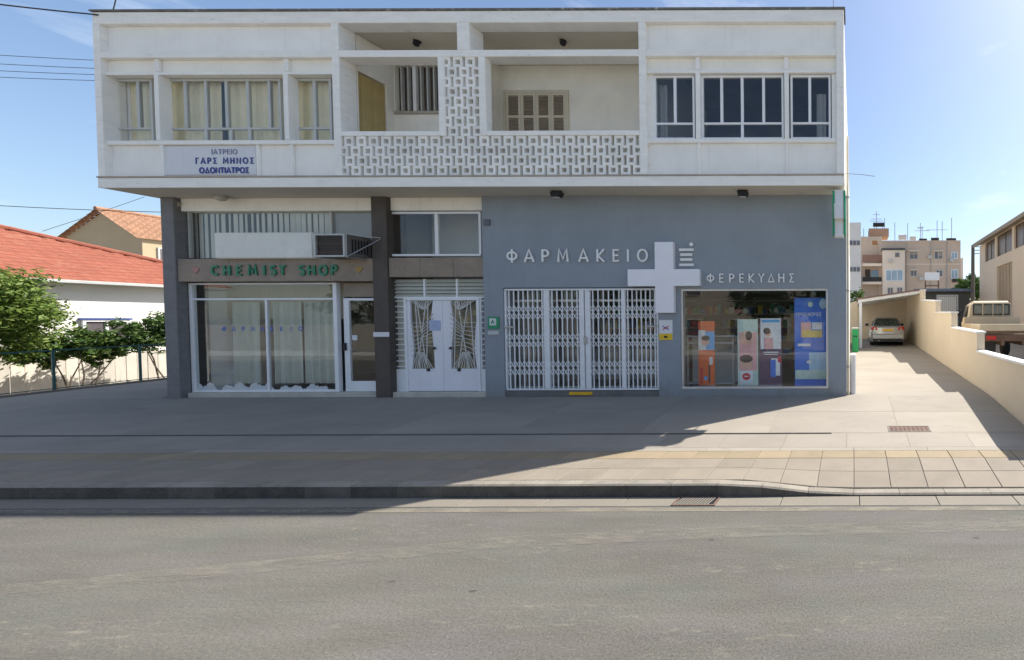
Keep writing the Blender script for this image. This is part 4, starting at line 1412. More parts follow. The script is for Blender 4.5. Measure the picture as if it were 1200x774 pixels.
mb.bar((ax1 + .03, ay0 + .02, az0 - .01), (ax1 + .03, 10.2, az0 - .01), .025, .02)
mb.build('brace', STEEL, br)

# soffit floodlights
def flood(px, py, lab):
    x, zz = XX(px, 9.62, py), ZC
    f = thing('floodlight', lab, 'floodlight', (x, 9.62, zz - .14), 0, 'floodlights under the upper floor')
    B('bracket', BLACK, f, x - .11, x + .11, 9.6, 9.63, zz - .1, zz + .004)
    mb = MB()
    mb.loft([[(x - .12, 9.56, zz - .03), (x + .12, 9.56, zz - .03), (x + .12, 9.70, zz - .04), (x - .12, 9.70, zz - .04)],
             [(x - .09, 9.55, zz - .13), (x + .09, 9.55, zz - .13), (x + .09, 9.66, zz - .15), (x - .09, 9.66, zz - .15)]])
    mb.build('housing', BLACK, f)
    MB().box(x - .07, x + .07, 9.57, 9.64, zz - .156, zz - .146).build('lens', FRAMEG, f)
flood(653, 222, 'black floodlight under the soffit above the gate')
flood(871, 221, 'black floodlight under the soffit above the display window')
def spot(px, py, lab):
    x = XX(px, 9.9, py)
    zz = Z_B1 + .001
    f = thing('ceiling_lamp', lab, 'ceiling lamp', (x, 9.9, zz - .1), 0, 'ceiling lamps above the balconies')
    MB().disc((x, 9.9, zz - .03), .07, (0, 0, 1), .03, 14).build('lamp_base', BLACK, f)
    MB().tube([(x, 9.88, zz - .03), (x + .03, 9.84, zz - .11)], [.035, .06], 12).build('lamp_head', BLACK, f)
spot(490, 40, 'small dark ceiling lamp over the narrower left balcony')
spot(661, 39, 'small dark ceiling lamp over the wide right balcony')
# soffit dome lamp above chemist shop
x = gx(263, 9.9)
f = thing('soffit_lamp', 'round pale soffit lamp above the blank sign box', 'lamp', (x, 9.9, ZC - .1))
MB().disc((x, 9.9, ZC - .04), .12, (0, 0, 1), .045, 18).build('lamp_base', STEEL, f)
MB().tube([(x, 9.9, ZC - .04), (x, 9.9, ZC - .09), (x, 9.9, ZC - .12)], [.10, .08, .02], 16).build('lamp_globe', SILL, f, smooth=True)
x = gx(213.5, 10.08)
f = thing('round_vent', 'small round vent cover at the left end of the cream beam', 'vent', (x, 10.09, g(240)))
MB().disc((x, 10.06, g(237, 10.08)), .05, (0, 1, 0), .03, 14).build('vent_rim', LEDGE, f)
# small items on the grey wall
x0, x1 = gx(569, 9.98), gx(576, 9.98)
single(MB().box(x0, x1, 9.96, 9.999, g(263, 9.98), g(256, 9.98), .006), 'junction_box', M('grey_box_plastic', (.13, .14, .16), .6, .1, 5), 'small grey junction box high on the left edge of the pharmacy wall', 'junction box')
x0, x1 = gx(571, 9.98), gx(584, 9.98)
sg = thing('first_aid_sign', 'small green sign with a white figure square on the wall left of the gate', 'sign', ((x0 + x1) / 2, 9.98, g(384)))
B('plate', SGREEN, sg, x0, x1, 9.98, 9.998, g(384, 9.98), g(370, 9.98), .002)
B('symbol_square', SIGNW, sg, x0 + .045, x0 + .20, 9.976, 9.9795, g(380, 9.98), g(372, 9.98))
mb = MB(); cxp = x0 + .12; czp = g(376.5, 9.98)
mb.disc((cxp, 9.972, czp + .045), .014, (0, 1, 0), .003, 10); mb.bar((cxp, 9.973, czp + .03), (cxp - .03, 9.973, czp - .04), .018, .003); mb.bar((cxp, 9.973, czp + .03), (cxp + .04, 9.973, czp - .04), .018, .003); mb.bar((cxp - .04, 9.973, czp), (cxp + .04, 9.973, czp + .02), .014, .003)
mb.build('symbol', SGREEN, sg)
single(MB().box(x0, x1 - .01, 9.982, 9.998, g(391, 9.98), g(386.5, 9.98), .002), 'number_plate_sign', M('pale_grey_plate', (.5, .52, .52), .5, .08, 8), 'pale grey plate directly below the small green sign', 'plate')
x0, x1 = gx(772, 9.98), gx(787.5, 9.98)
nt = thing('wall_notice', 'white and yellow printed notice on the pier below the big cross', 'notice', ((x0 + x1) / 2, 9.98, g(398)))
B('notice_sheet', SIGNW, nt, x0, x1, 9.985, 9.998, g(398, 9.98), g(374.5, 9.98))
B('yellow_band', M('notice_yellow', (.75, .5, .03), .6, .05, 8), nt, x0, x1, 9.980, 9.984, g(397.8, 9.98), g(390.5, 9.98))
mb = MB(); cxp = (x0 + x1) / 2; zc = g(384, 9.98)
mb.bar((cxp - .07, 9.982, zc + .045), (cxp + .07, 9.982, zc - .035), .022, .003)
mb.build('blue_stroke', BLUEP, nt)
mb = MB(); mb.bar((cxp + .07, 9.979, zc + .045), (cxp - .07, 9.979, zc - .035), .022, .003)
mb.build('red_stroke', M('notice_red', (.45, .05, .08), .6, .05, 8), nt)
MB().box(cxp - .04, cxp + .04, 9.976, 9.979, g(395.5, 9.98), g(393, 9.98)).build('dark_mark', BLACK, nt)
# yellow doormat-strip on threshold
single(MB().box(gx(665, 10.0), gx(692, 10.0), 10.0, 10.019, g(462, 10.), g(458.5, 10.), .003), 'yellow_strip', M('yellow_strip_paint', (.75, .42, .02), .7, .2, 12), 'yellow warning strip on the dark threshold under the gate', 'warning strip')
# edge-on green pharmacy cross at the right corner
xg = GXR - .13
ps = thing('projecting_cross_sign', 'green edged pharmacy cross seen edge on at the right corner of the wall', 'cross sign', (xg, 9.7, ZZ(278, 9.6)))
x0, x1 = gx(978.5, 9.5), gx(989.5, 9.5)
zt_, zb_ = ZZ(224, 9.5), ZZ(278, 9.5)
zm1, zm2 = ZZ(243, 9.5), ZZ(259, 9.5)
B('cross_body', SIGNW, ps, x0, x1, 9.42, 9.62, zb_, zt_, .004)
B('cross_body', SIGNW, ps, x0 + .001, x1 - .001, 9.22, 9.82, zm2, zm1, .004)
for s_, (a, b) in enumerate(((x0 - .03, x0 - .002), (x1 + .002, x1 + .03))):
    B('green_rim', SGREEN, ps, a - .01, b + .01, 9.40, 9.64, zb_ + .04, zt_ - .02, .004)
    B('green_rim', SGREEN, ps, a + .001, b - .001, 9.20, 9.84, zm2 - .01, zm1 + .01, .004)
mb = MB(); mb.tube([(x0, 9.84, ZZ(262, 9.8)), (x0, 9.998, ZZ(262, 9.8))], .012, 6); mb.tube([((x0 + x1) / 2, 9.62, zb_ + .2), ((x0 + x1) / 2, 9.999, zb_ + .2)], .012, 6)
mb.build('wall_bracket', STEEL, ps)
# drain pipe on right side
dpx = GXR + .035
dp = thing('drain_pipe', 'slim cream downpipe on the right side wall of the building', 'drain pipe', (dpx, 10.12, .54))
MB().tube([(dpx, 10.12, .56), (dpx, 10.12, ZZ(160, 10.1))], .03, 10).build('pipe', SHUTF, dp)
for zz in (1.2, 3.0, 5.2):
    MB().tube([(dpx, 10.12, zz), (dpx, 10.12, zz + .04)], .038, 10).build('clip', STEEL, dp)
# antenna rod & short wire
x = XX(978, 9.6, 5)
single(MB().tube([(x, 9.6, Z_TOP - .02), (x, 9.6, Z_TOP + .8)], .008, 6), 'roof_rod', STEEL, 'thin metal rod standing on the right end of the flat roof', 'rod')
xa, za = XZ(993, 203.5, 9.6); xb, zb__ = XZ(1026, 207, 9.6)
single(MB().tube([(xa - .05, 9.6, za), ((xa + xb) / 2, 9.6, (za + zb__) / 2 + .01), (xb, 9.6, zb__)], .008, 6), 'roof_spout', STEEL, 'thin metal rod sticking out sideways from the right corner of the upper floor', 'rod')

# ------------------------------------------------------------------ curtains and blinds
def curtain_mesh(xa, xb, y, z0, z1, amp=.03, wl_=.13, seed=1, n=None):
    rg = random.Random(seed)
    mb = MB()
    n = n or int((xb - xa) / .018)
    ph = [rg.uniform(0, 6) for _ in range(3)]
    cols = []
    for i in range(n + 1):
        x = xa + (xb - xa) * i / n
        d = amp * (sin(x / wl_ * 6.28 + ph[0] + .8 * sin(x * 3 + ph[1])) + .4 * sin(x / wl_ * 11 + ph[2]))
        cols.append((x, d))
    vs = []
    for zz, k in ((z0, 1.1), ((z0 + z1) / 2, 1.0), (z1, .7)):
        for (x, d) in cols: vs.append((x, y + d * k, zz))
    m_ = n + 1
    fs = [(r * m_ + i, r * m_ + i + 1, (r + 1) * m_ + i + 1, (r + 1) * m_ + i) for r in range(2) for i in range(n)]
    mb.add(vs, fs)
    return mb


cy = 9.66
for (a, b, lab) in ((136, 183, 'pale yellow curtain behind the leftmost upper window'), (198, 262, 'pale yellow curtain behind the left half of the wide upper left window'),
                    (269, 333, 'pale yellow curtain behind the right half of the wide upper left window'), (344, 392, 'pale yellow curtain behind the upper window nearest the balcony')):
    single(curtain_mesh(XX(a, cy, 120), XX(b, cy, 120), cy, Z_WB - .1, Z_WT + .05, .02, .16, a), 'curtain', CURT, lab, 'curtain', 'curtains in the upper left windows', smooth=True)
single(curtain_mesh(XX(774, cy, 120), XX(783, cy, 120), cy, Z_WB - .05, Z_WT - .1, .02, .12, 9), 'curtain', INWHITE, 'narrow grey white curtain gathered at the left of the upper right windows', 'curtain', smooth=True)
single(curtain_mesh(XX(958, cy, 120), XX(969, cy, 120), cy, Z_WB - .05, Z_WT - .3, .02, .12, 10), 'curtain', INWHITE, 'pale curtain half hanging in the rightmost upper window', 'curtain', smooth=True)
# chemist shop curtains
cyy = GY + .75
for (a, b, lab, s_) in ((272, 306, 'pale green curtain gathered left of the middle bar of the chemist window', 3), (318, 352, 'pale green curtain just right of the middle bar of the chemist window', 4),
                    (356, 392, 'pale green curtain at the right edge of the chemist window', 5)):
    single(curtain_mesh(gx(a, cyy), gx(b, cyy), cyy, g(447, cyy), g(352, cyy), .035, .17, s_), 'curtain', CURTG, lab, 'curtain', smooth=True)
single(MB().box(gx(236, cyy), gx(398, cyy), cyy + .1, cyy + .13, g(372, cyy), g(328, cyy), .004), 'roller_blind', M('beige_blind_cloth', (.42, .38, .29), .9, .12, 1.5, streak=.1), 'beige roller blind half lowered behind the top of the chemist window', 'blind')
B('shop_gloom_sheet', M('shop_gloom_colour', (.10, .11, .11), .9, .2, 1), bld, gx(235, 12), gx(400, 12), 12.2, 12.25, .56, ZC)  # dark sheet added to stand in for the unlit depth of the shop
vb = thing('vertical_blind', 'long row of pale vertical blind slats behind the window above the chemist fascia', 'blind', (gx(300), SY + .1, cl0))
vm = MB(); vm.box(-.045, .045, -.004, .004, 0, cl1 - cl0 - .01)
vme = vm.mesh('blind_slat', BLIND)
nsl = 26
rb = random.Random(11)
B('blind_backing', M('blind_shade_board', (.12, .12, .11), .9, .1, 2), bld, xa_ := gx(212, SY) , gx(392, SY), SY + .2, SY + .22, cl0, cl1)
for i in range(nsl):
    px = 218 + i * 6.75
    o = put(vme, 'blind_slat', vb, (gx(px, SY), SY + .1 + rb.uniform(-.01, .01), cl0 + .005), rb.uniform(-.35, .15) + (.35 if px > 330 else 0))
# small table with blue water jug inside
tx = gx(247, GY + .9); ty = GY + .9
tb = thing('side_table', 'small pale table inside the left corner of the chemist window', 'table', (tx, ty, .56))
B('table_top', SIGNW, tb, tx - .35, tx + .35, ty - .2, ty + .25, g(415, ty), g(413, ty), .005)
for sx_ in (-.31, .31):
    for sy2 in (-.17, .21):
        B('leg', FRAMEG, tb, tx + sx_ - .015, tx + sx_ + .015, ty + sy2 - .015, ty + sy2 + .015, .56, g(415, ty))
B('shelf', SIGNW, tb, tx - .3, tx + .3, ty - .15, ty + .2, g(435, ty), g(433.5, ty))
mb = MB(); bx_ = gx(253, ty); zz = g(413, ty)
mb.tube([(bx_, ty, zz), (bx_, ty, zz + .5), (bx_, ty, zz + .58), (bx_, ty, zz + .62)], [.09, .09, .05, .03], 14)
single(mb, 'water_bottle', M('blue_plastic', (.03, .12, .30), .25, .1, 4), 'tall blue bottle standing on the small table in the chemist window', 'bottle', smooth=True)
single(MB().box(gx(262, ty), gx(275, ty), ty - .05, ty + .15, .56, g(430, ty), .01), 'white_carton', SIGNW, 'white carton on the floor beside the small table in the chemist window', 'carton')
# blue writing on the glass
gw = thing('window_lettering', 'faded blue lettering across the chemist shop window glass', 'lettering', (gx(305, SY), SY - .006, g(386, SY)))
BLT = M('blue_film_lettering', (.12, .18, .5), .5, .2, 6)
hh = g(380.5, SY) - g(386, SY)
tx_ = 'ΦΑΡΜΑΚΕΙΟ'
cs_ = [gx(262 + i * 11.2, SY) for i in range(9)]
lettering(gw, tx_, cs_, SY - .006, g(386, SY), hh, .002, BLT, .2)

# ------------------------------------------------------------------ pharmacy interior and window display
DY = GY + .55
def PM(name, col): return M(name, tuple(min(.85, c * 1.35) for c in col), .55, .16, 7, fine=.04, bump=0)
C_OR, C_SKY, C_SKIN, C_PK, C_DK, C_PUR, C_WH, C_BL, C_RED, C_TEAL, C_LB = (PM('print_orange', (.62, .12, .03)), PM('print_sky_blue', (.12, .35, .62)), PM('print_skin', (.6, .36, .27)),
    PM('print_pink', (.62, .33, .33)), PM('print_dark_hair', (.06, .04, .04)), PM('print_purple', (.10, .05, .10)), PM('print_white', (.72, .72, .72)), PM('print_blue', (.06, .16, .55)), PM('print_red', (.5, .03, .05)), PM('print_pale_green', (.45, .56, .5)), PM('print_light_blue', (.35, .5, .72)))


def banner(px0, px1, py0, py1, base, lab, shapes, stand=True):
    x0, x1 = gx(px0, DY), gx(px1, DY)
    zt, zb = g(py0, DY), g(py1, DY)
    b = thing('roll_up_banner', lab, 'banner', ((x0 + x1) / 2, DY, zb), 0)
    B('printed_sheet', base, b, x0, x1, DY, DY + .006, zb, zt)
    for i, (m, kind, pts) in enumerate(shapes):
        mb = MB(); yy = DY - .002 - i * .0015
        P = lambda u, v: (x0 + (x1 - x0) * u, zt + (zb - zt) * v)
        if kind == 'b':
            u0, v0, u1, v1 = pts
            a = P(u0, v0); c = P(u1, v1)
            mb.quad((a[0], yy, c[1]), (c[0], yy, c[1]), (c[0], yy, a[1]), (a[0], yy, a[1]))
        else:
            u, v, ru, rv = pts
            c = P(u, v); rx = (x1 - x0) * ru; rz_ = (zt - zb) * rv
            mb.add([(c[0] + rx * cos(2 * pi * k / 18), yy, c[1] + rz_ * sin(2 * pi * k / 18)) for k in range(18)], [tuple(range(18))])
        mb.build('printed_area', m, b)
    if stand:
        B('stand_base', FRAMEA, b, x0 - .01, x1 + .01, DY - .06, DY + .1, zb - .05, zb, .01)
        MB().tube([((x0 + x1) / 2, DY + .02, zb), ((x0 + x1) / 2, DY + .02, zt)], .008, 6).build('stand_pole', STEEL, b)
    return b


banner(818, 837, 376, 451, C_OR, 'orange roll-up banner with a small blue photo panel, leftmost in the display window',
       [(C_SKY, 'b', (.35, .16, 1, .45)), (C_WH, 'b', (0, .14, .45, .46)), (C_SKIN, 'e', (.42, .31, .25, .075)), (C_DK, 'e', (.45, .265, .26, .04)), (C_OR, 'b', (0, .45, 1, 1)), (C_WH, 'b', (.68, .56, .88, .68)), (C_RED, 'b', (.12, .72, .26, .97)), (C_SKY, 'e', (.45, .89, .12, .035)), (C_DK, 'b', (.62, .68, .72, .96))])
banner(864, 888, 374, 451, C_TEAL, 'pink banner showing faces with a red round mark, beside the purple banner',
       [(C_PK, 'b', (.06, .2, .95, .78)), (C_SKIN, 'e', (.45, .28, .34, .1)), (C_DK, 'e', (.55, .25, .17, .07)), (C_SKIN, 'e', (.42, .66, .32, .1)), (C_DK, 'e', (.42, .60, .32, .06)), (C_WH, 'b', (.1, .78, .75, .98)), (C_RED, 'e', (.42, .87, .2, .055)), (C_WH, 'b', (.32, .86, .52, .875))])
banner(890, 916, 373, 451, C_PUR, 'dark purple banner with a pale photo on top and a boxed product below',
       [(C_WH, 'b', (.04, .0, .96, .46)), (C_SKY, 'b', (.1, .02, .9, .06)), (C_SKIN, 'e', (.38, .22, .14, .06)), (C_PK, 'b', (.2, .29, .6, .46)), (C_DK, 'e', (.33, .19, .16, .05)), (C_WH, 'b', (.15, .50, .85, .515)), (C_WH, 'b', (.2, .535, .8, .545)), (C_WH, 'b', (.52, .60, .92, .86)), (C_BL, 'b', (.48, .62, .72, .88)), (C_RED, 'b', (.82, .57, .97, .66))])
banner(931, 968.5, 349, 452, C_BL, 'tall blue poster panel at the right end of the display window',
       [(C_LB, 'b', (.45, .62, 1, .92)), (C_LB, 'e', (.78, .8, .22, .12)), (C_TEAL, 'e', (.5, .075, .08, .03)), (C_SKIN, 'b', (.2, .28, .52, .45)), (C_WH, 'b', (.55, .28, .86, .36)), (PM('print_ochre', (.6, .45, .12)), 'b', (.25, .37, .86, .45)), (C_PK, 'b', (.25, .29, .5, .35)), (C_WH, 'b', (.1, .52, .5, .55)), (C_WH, 'e', (.45, .73, .08, .02)), (C_TEAL, 'b', (.02, .82, .98, .925)), (C_LB, 'e', (.9, .07, .12, .06))])
STROKES['Π'] = (.70, [[(.07, 0), (.07, .94), (.63, .94), (.63, 0)]])
pw = thing('poster_lettering', 'white lettering across the top of the tall blue poster panel', 'lettering', (gx(946, DY), DY - .02, g(371, DY)))
hh = g(366.5, DY) - g(370.5, DY)
lettering(pw, 'ΠΡΟΣΦΟΡΕΣ', [gx(935 + i_ * 3.3, DY) for i_ in range(9)], DY - .022, g(370.5, DY), hh, .002, C_WH, .14)
# display shelving (white framed low tables behind the banners)
for (a, b, lab, yy) in ((804, 860, 'low white display shelf on the left behind the orange banner', 10.95), (864, 912, 'low white display shelf behind the pink and purple banners', 11.0)):
    x0, x1 = gx(a, yy), gx(b, yy)
    zt = g(393, yy)
    s_ = thing('display_shelf', lab, 'shelf', ((x0 + x1) / 2, yy + .2, .56))
    for k, zc in enumerate((zt, g(401, yy), .72)):
        B('shelf_board', SIGNW, s_, x0, x1, yy, yy + .4, zc - .03, zc, .004)
    for xx in (x0 + .03, (x0 + x1) / 2, x1 - .03):
        B('shelf_post', FRAMEG, s_, xx - .018, xx + .018, yy - .01, yy + .03, .56, zt + .02)
    B('shelf_back', INWHITE, s_, x0, x1, yy + .4, yy + .42, .56, zt)
mb = MB()
cw0, cw1 = gx(600, 12), gx(760, 12)
ct = thing('shop_counter', 'white counter inside the pharmacy behind the folding gate', 'counter', ((cw0 + cw1) / 2, 13, .56))
B('counter_front', INWHITE, ct, cw0, cw1, 12.8, 12.9, .56, 1.5); B('counter_top', STEEL, ct, cw0 - .03, cw1 + .03, 12.75, 13.3, 1.5, 1.54)
rs = random.Random(21)
boxc = [PM('carton_' + n_, c_) for n_, c_ in (('white', (.7, .7, .7)), ('blue', (.08, .2, .5)), ('green', (.08, .35, .2)), ('red', (.5, .07, .06)), ('yellow', (.65, .5, .1)), ('teal', (.1, .4, .45)))]
for (a, b, yy, lab) in ((595, 680, 14.4, 'tall product shelf on the left inside the pharmacy behind the gate'), (690, 768, 14.6, 'tall product shelf on the right inside the pharmacy behind the gate'), (800, 960, 15.0, 'tall product shelf at the back behind the display window')):
    x0, x1 = gx(a, yy), gx(b, yy)
    s_ = thing('product_shelf', lab, 'shelf', ((x0 + x1) / 2, yy, .56))
    B('shelf_back', INDARK, s_, x0, x1, yy + .35, yy + .38, .56, 3.2)
    for k in range(6):
        zc = .62 + k * .48
        B('shelf_board', INWHITE, s_, x0, x1, yy, yy + .34, zc, zc + .03)
    for k in range(5):
        zc = .652 + k * .48
        mbs = MB(); xx = x0 + .05
        while xx < x1 - .2:
            wd = rs.uniform(.08, .2); h = rs.uniform(.15, .34)
            if rs.random() < .85:
                mbs.cur = rs.randrange(6)
                mbs.box(xx, xx + wd - .01, yy + .03, yy + .25, zc, zc + h)
            xx += wd
        mbs.cur = 0
        o = mbs.build('product_row', boxc, s_)
        o['kind'] = 'stuff'

# ------------------------------------------------------------------ right: wall, ramp, carport, car, truck
wl_ = thing('stepped_wall', 'beige boundary wall stepping up along the alley with white coping', 'wall', (3.35, 12, gz(0, 10)))
WX0, WX1 = 3.22, 3.42
segs = [(7.05, 11.1, 1.49, 1.53), (11.1, 14.0, 2.02, 2.10), (14.0, 16.7, 2.60, 2.66), (16.7, 20.2, 3.10, 3.30), (20.2, 20.7, 3.78, 3.78)]
for (ya, yb, za, zb_) in segs:
    mb = MB()
    p0 = [(WX0, ya, -.1), (WX1, ya, -.1), (WX1, ya, za - .05), (WX0, ya, za - .05)]
    p1 = [(WX0, yb, -.1), (WX1, yb, -.1), (WX1, yb, zb_ - .05), (WX0, yb, zb_ - .05)]
    mb.loft([p1, p0])
    mb.build('wall_panel', BEIGEW, wl_)
    mb = MB()
    o_ = .03
    ya2 = ya - .03
    p0 = [(WX0 - o_, ya2, za - .048), (WX1 + o_, ya2, za - .048), (WX1 + o_, ya2, za), (WX0 - o_, ya2, za)]
    p1 = [(WX0 - o_, yb - .032, zb_ - .048), (WX1 + o_, yb - .032, zb_ - .048), (WX1 + o_, yb - .032, zb_), (WX0 - o_, yb - .032, zb_)]
    mb.loft([p1, p0])
    mb.build('coping', COPE, wl_)

# white low block beside building corner
x0, x1 = GXR + .075, XX(1003, 10.25, 430)
single(MB().box(x0, x1, 10.2, 10.5, .5, ZZ(415, 10.2), .03), 'low_block', COPE, 'low white rendered block standing beside the right corner of the building', 'low wall')

# carport
CY0, CY1 = 20.6, 26.2
cpx0, cpx1 = XX(1007, CY0, 360), WX0
gzc = gz(0, 22)
cp = thing('carport', 'beige carport with a sloping brown edged roof at the end of the alley', 'carport', ((cpx0 + cpx1) / 2, 23, gzc))
zl, zr = ZZ(351, CY0), ZZ(340.5, CY0)
mb = MB()
mb.loft([[(cpx0 - .05, CY1, zl - .16), (cpx1 - .002, CY1, zr - .16), (cpx1 - .002, CY1, zr - .02), (cpx0 - .05, CY1, zl - .02)],
         [(cpx0 - .05, CY0, zl - .16), (cpx1 - .002, CY0, zr - .16), (cpx1 - .002, CY0, zr - .02), (cpx0 - .05, CY0, zl - .02)]])
mb.build('roof_slab', COPE, cp)
mb = MB()
mb.loft([[(cpx0 - .12, CY1, zl - .018), (cpx1 - .002, CY1, zr - .018), (cpx1 - .002, CY1, zr + .05), (cpx0 - .12, CY1, zl + .05)],
         [(cpx0 - .12, CY0 - .06, zl - .018), (cpx1 - .002, CY0 - .06, zr - .018), (cpx1 - .002, CY0 - .06, zr + .05), (cpx0 - .12, CY0 - .06, zl + .05)]])
mb.build('roof_covering', M('brown_roof_covering', (.20, .13, .11), .8, .15, 3), cp)
B('post', FRAMEW, cp, cpx0, cpx0 + .13, CY0 + .05, CY0 + .18, .7, zl - .14, .008)
MB().prism([(cpx0 - .05, .8), (cpx1 - .002, .8), (cpx1 - .002, zr - .165), (cpx0 - .05, zl - .165)], CY1 - .2, CY1 - .003).build('rear_wall', BEIGEW, cp)
B('right_wall', BEIGEW, cp, WX0 + .003, WX1, 20.701, CY1 - .001, .7, 3.7)
# wall left of the carport
sw = thing('garden_wall', 'beige wall left of the carport behind the green bin', 'wall', (XX(1000, 24, 380), 23.4, 1.1))
mb = MB(); xq = -.45
mb.loft([[(xq, 23.2, .8), (.22, 23.2, .8), (.22, 23.2, ZZ(352.5, 23.2) ), (xq, 23.2, ZZ(357, 23.2))][::1], [(xq, 23.4, .8), (.22, 23.4, .8), (.22, 23.4, ZZ(352.5, 23.2)), (xq, 23.4, ZZ(357, 23.2))]][::-1])
mb.build('wall_panel', BEIGEW, sw)
# green box
gx0, gx1 = XX(998.5, 19, 400), XX(1006, 19, 400)
gb2 = thing('green_cabinet', 'tall narrow bright green bin with a grey lid by the carport post', 'bin', ((gx0 + gx1) / 2, 19.1, gz(0, 19)))
zz0 = gz(0, 19)
B('body', M('bright_green_plastic', (.02, .33, .10), .5, .08, 4), gb2, gx0, gx1, 18.95, 19.3, zz0, ZZ(386, 19), .012)
B('lid', FRAMEG, gb2, gx0 - .01, gx1 + .01, 18.93, 19.32, ZZ(386, 19) + .001, ZZ(384, 19), .01)
B('slot', BLACK, gb2, gx0 + .05, gx1 - .05, 18.945, 18.949, ZZ(395, 19), ZZ(393.5, 19))

# ------------------------------------------------------------------ car (local coordinates: rear at -y)
def rounded(xh, zb, zt, hw_t, n=0):
    return [(-xh, zb), (xh, zb), (xh + .02, zb + (zt - zb) * .45), (hw_t, zt), (-hw_t, zt), (-xh - .02, zb + (zt - zb) * .45)]


def tyre_set(root, pts, r, wd, m_rim, local=True):
    for (x, y) in pts:
        s = 1 if x > 0 else -1
        wv = MB().tube([(x - wd / 2, y, r), (x - wd / 2 + .02, y, r), (x + wd / 2 - .02, y, r), (x + wd / 2, y, r)], [r * .92, r, r, r * .92], 24).build('wheel', TYRE, root, world=False, smooth=True)
        MB().tube([(x + s * wd * .40, y, r), (x + s * (wd / 2 + .008), y, r)], [r * .62, r * .55], 16).build('rim', m_rim, wv, world=False)


def make_car(loc, rz):
    c = thing('parked_car', 'silver saloon car parked nose in under the carport', 'car', loc, rz)
    L0 = 4.4
    def ring(y, hw, zb, zmid, zt, hwt):
        return [(-hw + .06, y, zb), (hw - .06, y, zb), (hw, y, zb + .1), (hw + .012, y, zmid), (hwt, y, zt), (-hwt, y, zt), (-hw - .012, y, zmid), (-hw, y, zb + .1)]
    rings = [ring(0, .74, .34, .62, .93, .66), ring(.06, .83, .26, .66, 1.0, .72), ring(.5, .86, .2, .7, 1.02, .76), ring(1.3, .87, .18, .7, .98, .80), ring(3.0, .87, .18, .68, .96, .80), ring(3.9, .85, .2, .6, .84, .74), ring(4.35, .75, .28, .5, .66, .62)]
    MB().loft(rings[::-1]).build('body', SILVER, c, world=False, smooth=True)
    cab = [[(-.70, .5, 1.0), (.70, .5, 1.0), (.70, .55, 1.03), (-.70, .55, 1.03)],
           [(-.56, 1.15, 1.39), (.56, 1.15, 1.39), (.56, 1.15, 1.43), (-.56, 1.15, 1.43)]]
    mb = MB()
    def cring(y, z0_, z1_, h0, h1): return [(-h0, y, z0_), (h0, y, z0_), (h1, y, z1_), (-h1, y, z1_)]
    mb.loft([cring(3.15, .95, .97, .74, .74), cring(2.35, .95, 1.40, .77, .57), cring(1.7, .95, 1.455, .78, .57), cring(1.1, .97, 1.42, .78, .57), cring(.42, .99, 1.015, .74, .72)])
    mb.build('cabin', SILVER, c, world=False, smooth=False)
    dkg = bpy.data.materials.get('car_glass') or M('car_glass', (.035, .05, .04), .08, .2, 3, spec=.8, bump=0)
    mb = MB()  # rear screen
    e = .012
    mb.add([(-.66, .46 - e, 1.05), (.66, .46 - e, 1.05), (.53, 1.02 - e, 1.39), (-.53, 1.02 - e, 1.39)], [(0, 1, 2, 3)])
    v0 = mb.v; mb.v = [(x, y, z_ + .012) for x, y, z_ in v0]
    mb.build('rear_window', dkg, c, world=False)
    for s in (-1, 1):
        mb = MB()
        mb.add([(s * .775, .75, 1.03), (s * .788, 2.7, 1.03), (s * .63, 2.2, 1.36), (s * .625, 1.2, 1.36)], [(0, 1, 2, 3) if s > 0 else (3, 2, 1, 0)])
        mb.build('side_window', dkg, c, world=False)
        mb = MB()
        mb.loft([[(s * .50, -.025, .82), (s * .80, .03, .82), (s * .78, .03, .99), (s * .56, -.01, .97)], [(s * .50, .08, .82), (s * .87, .22, .82), (s * .83, .22, .99), (s * .56, .08, .97)]])
        mb.build('tail_light', REDL, c, world=False)
        mb = MB()
        mb.box(s * .88 if s > 0 else -1.06, 1.06 if s > 0 else -.88, 2.3, 2.42, 1.0, 1.14, .03)
        mb.build('mirror', BLACK, c, world=False)
    MB().box(-.80, .80, -.07, .12, .36, .62, .04).build('bumper', SILVER, c, world=False)
    MB().box(-.74, .74, -.03, .1, .22, .36, .02).build('lower_bumper', BLACK, c, world=False)
    MB().box(-.27, .27, -.035, -.012, .76, .88, .004).build('number_plate', PLATE, c, world=False)
    MB().tube([(-.45, -.05, .28), (-.45, .1, .28)], .03, 8).build('exhaust', STEEL, c, world=False)
    for s in (-.3, .3):
        MB().box(s - .13, s + .13, 1.35, 1.45, 1.0, 1.30, .04).build('head_rest', BLACK, c, world=False)
    tyre_set(c, [(-.76, .95), (.76, .95), (-.76, 3.5), (.76, 3.5)], .31, .2, STEEL)
    return c


cx_ = XX(1040, 21.6, 390)
make_car((cx_, 21.4, gz(0, 21.6)), 0)


